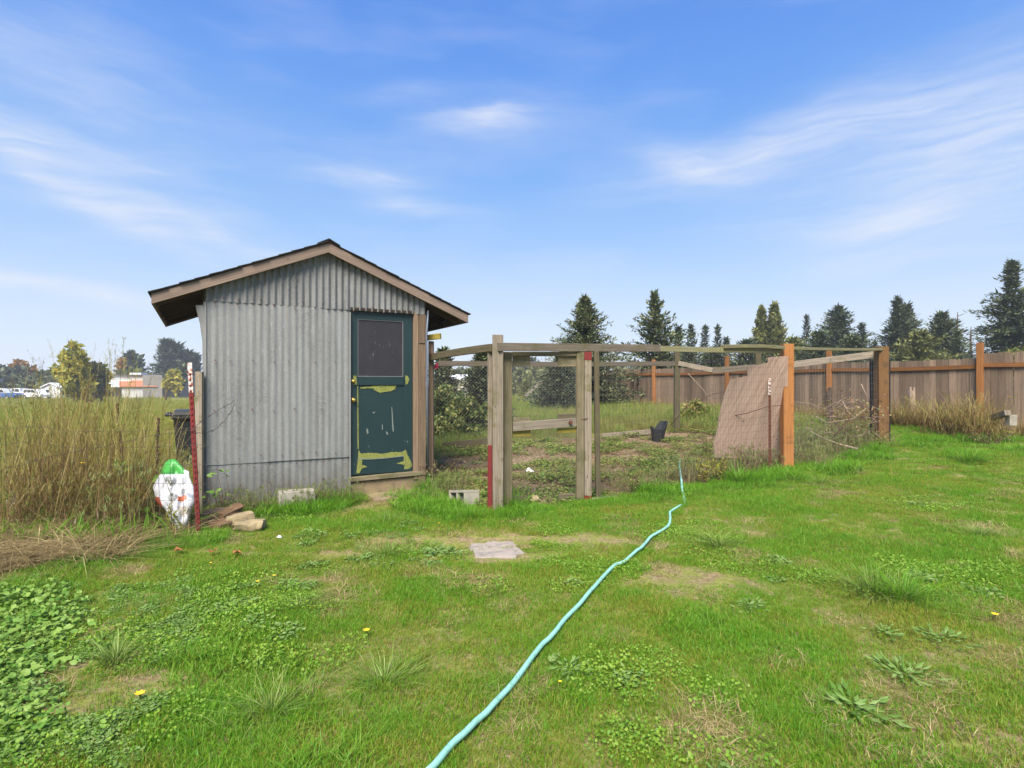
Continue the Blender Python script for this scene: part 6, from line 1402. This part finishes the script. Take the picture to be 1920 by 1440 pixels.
# low A-frame hut through the gate
Y = 27; e = empty('field_hut', G(1012, Y), 'low weathered A-frame hut in the field seen through the gate', 'hut')
x0, xm, x1 = X(992, Y), X(1021, Y), X(1032, Y); g = gz(xm, Y)
m = MB(); m.prism([(x0, Y, g), (x1, Y, g), (x1, Y, Zp(722, Y)), (xm, Y, Zp(714, Y))], (0, 2.2, 0)); m.build('wall', M['barn_grey'], e)
for a, za, b, zb in ((X(985, Y), Zp(744, Y), xm, Zp(712.5, Y)), (X(1035, Y), Zp(722, Y), xm+.003, Zp(712.5, Y))):
    m = MB(); m.bar((a, Y+1.1, za), (b, Y+1.1, zb), .06, 2.6, up=(0, 0, 1)); m.build('roof', M['wood_grey'], e)
m = MB(); bldg_box(m, X(1014, Y), X(1022, Y), Y-.03, Y+.02, g, Zp(722, Y)); m.build('door', M['stone_red'], e)
# small posts in the field
for (px, py0, py1, Y, lb) in ((222, 728, 744, 60, 'short dark post in the field before the barn'), (311, 727, 744, 60, 'dark post in the field before the grey gable')):
    m = MB(); m.tube([P(px, py1+6, Y), P(px, py0, Y)], .10, 7); tag(m.build('field_post', M['bark']), lb, 'post')
# vehicles, all seen from the side
def vehicle(name, px, Y, paint, kind, label, cat, mirror=False, rz=0.0, upper=None):
    g = gz(X(px, Y), Y); e = empty(name, (X(px, Y), Y, g), label, cat, 'vehicles parked across the field', rz=rz+(math.pi if mirror else 0)); Mx = WMX[e.name]
    def pr(poly, w, mt, nm, y0=None, par=e, bev=.04):
        m = MB(); ya = -w/2 if y0 is None else y0; m.prism([Mx @ Vector((x, ya, z)) for x, z in poly], Mx.to_3x3() @ Vector((0, w, 0))); return m.build(nm, M[mt], par, bevel=bev)
    if kind == 'pickup':
        pr([(-2.6, .45), (2.55, .45), (2.6, .75), (2.5, 1.0), (1.2, 1.08), (-2.6, 1.08)], 1.8, paint, 'body'); cab = pr([(-.7, 1.08), (1.2, 1.08), (.75, 1.72), (-.55, 1.76)], 1.62, upper or paint, 'cab')
        wins = [[(-.48, 1.14), (.2, 1.14), (.2, 1.62), (-.42, 1.64)], [(.28, 1.14), (1.0, 1.14), (.68, 1.6), (.28, 1.62)]]; ws = 1.62
    else:
        pr([(-2.25, .4), (2.25, .4), (2.28, .75), (2.15, .95), (1.15, 1.02), (-2.25, 1.02)], 1.75, paint, 'body'); cab = pr([(-2.22, 1.02), (1.15, 1.02), (.55, 1.62), (-2.05, 1.66)], 1.55, upper or paint, 'cab')
        wins = [[(-2.0, 1.08), (-1.15, 1.08), (-1.15, 1.54), (-1.9, 1.54)], [(-1.05, 1.08), (-.2, 1.08), (-.2, 1.54), (-1.05, 1.54)], [(-.1, 1.08), (.9, 1.08), (.48, 1.52), (-.1, 1.54)]]; ws = 1.55
    for wp in wins:
        for s_ in (-1, 1): pr(wp, .02, 'glass_car', 'window', s_*(ws/2+.004)-.01, e, 0)
    for wx in (-1.45, 1.5):
        for s_ in (-1, 1): m = MB(); c0 = Mx @ Vector((wx, s_*.78, .36)); m.tube([c0, c0+Mx.to_3x3() @ Vector((0, s_*.14, 0))], .36, 16); wh = m.build('wheel', M['tyre'], e); m = MB(); c1 = Mx @ Vector((wx, s_*.925, .36)); m.tube([c1, c1+Mx.to_3x3() @ Vector((0, s_*.01, 0))], .19, 12); m.build('rim', M['wire_light'], wh)
    for s_ in (-1, 1): m = MB(); bb_ = Mx @ Vector((2.28 if kind != 'pickup' else 2.6, s_*.65, .8)); m.box(bb_, (.06, .25, .14), R=Mx); m.build('headlight', M['white'], e)
    return e
vehicle('pickup_truck', 4, 88, 'blue_car', 'pickup', 'blue pickup with white cab at the left picture edge', 'pickup', upper='white_car')
vehicle('white_car', 38, 95, 'white_car', 'pickup', 'white pickup parked between the blue one and the white estate', 'car', mirror=True)
vehicle('estate_car', 69, 91, 'white_car', 'suv', 'white estate car with two side windows left of the small white shed', 'car', rz=-.35)
vehicle('red_car', 57, 93, 'red_car', 'suv', 'low red car half hidden beside the white estate', 'car', rz=2.27)
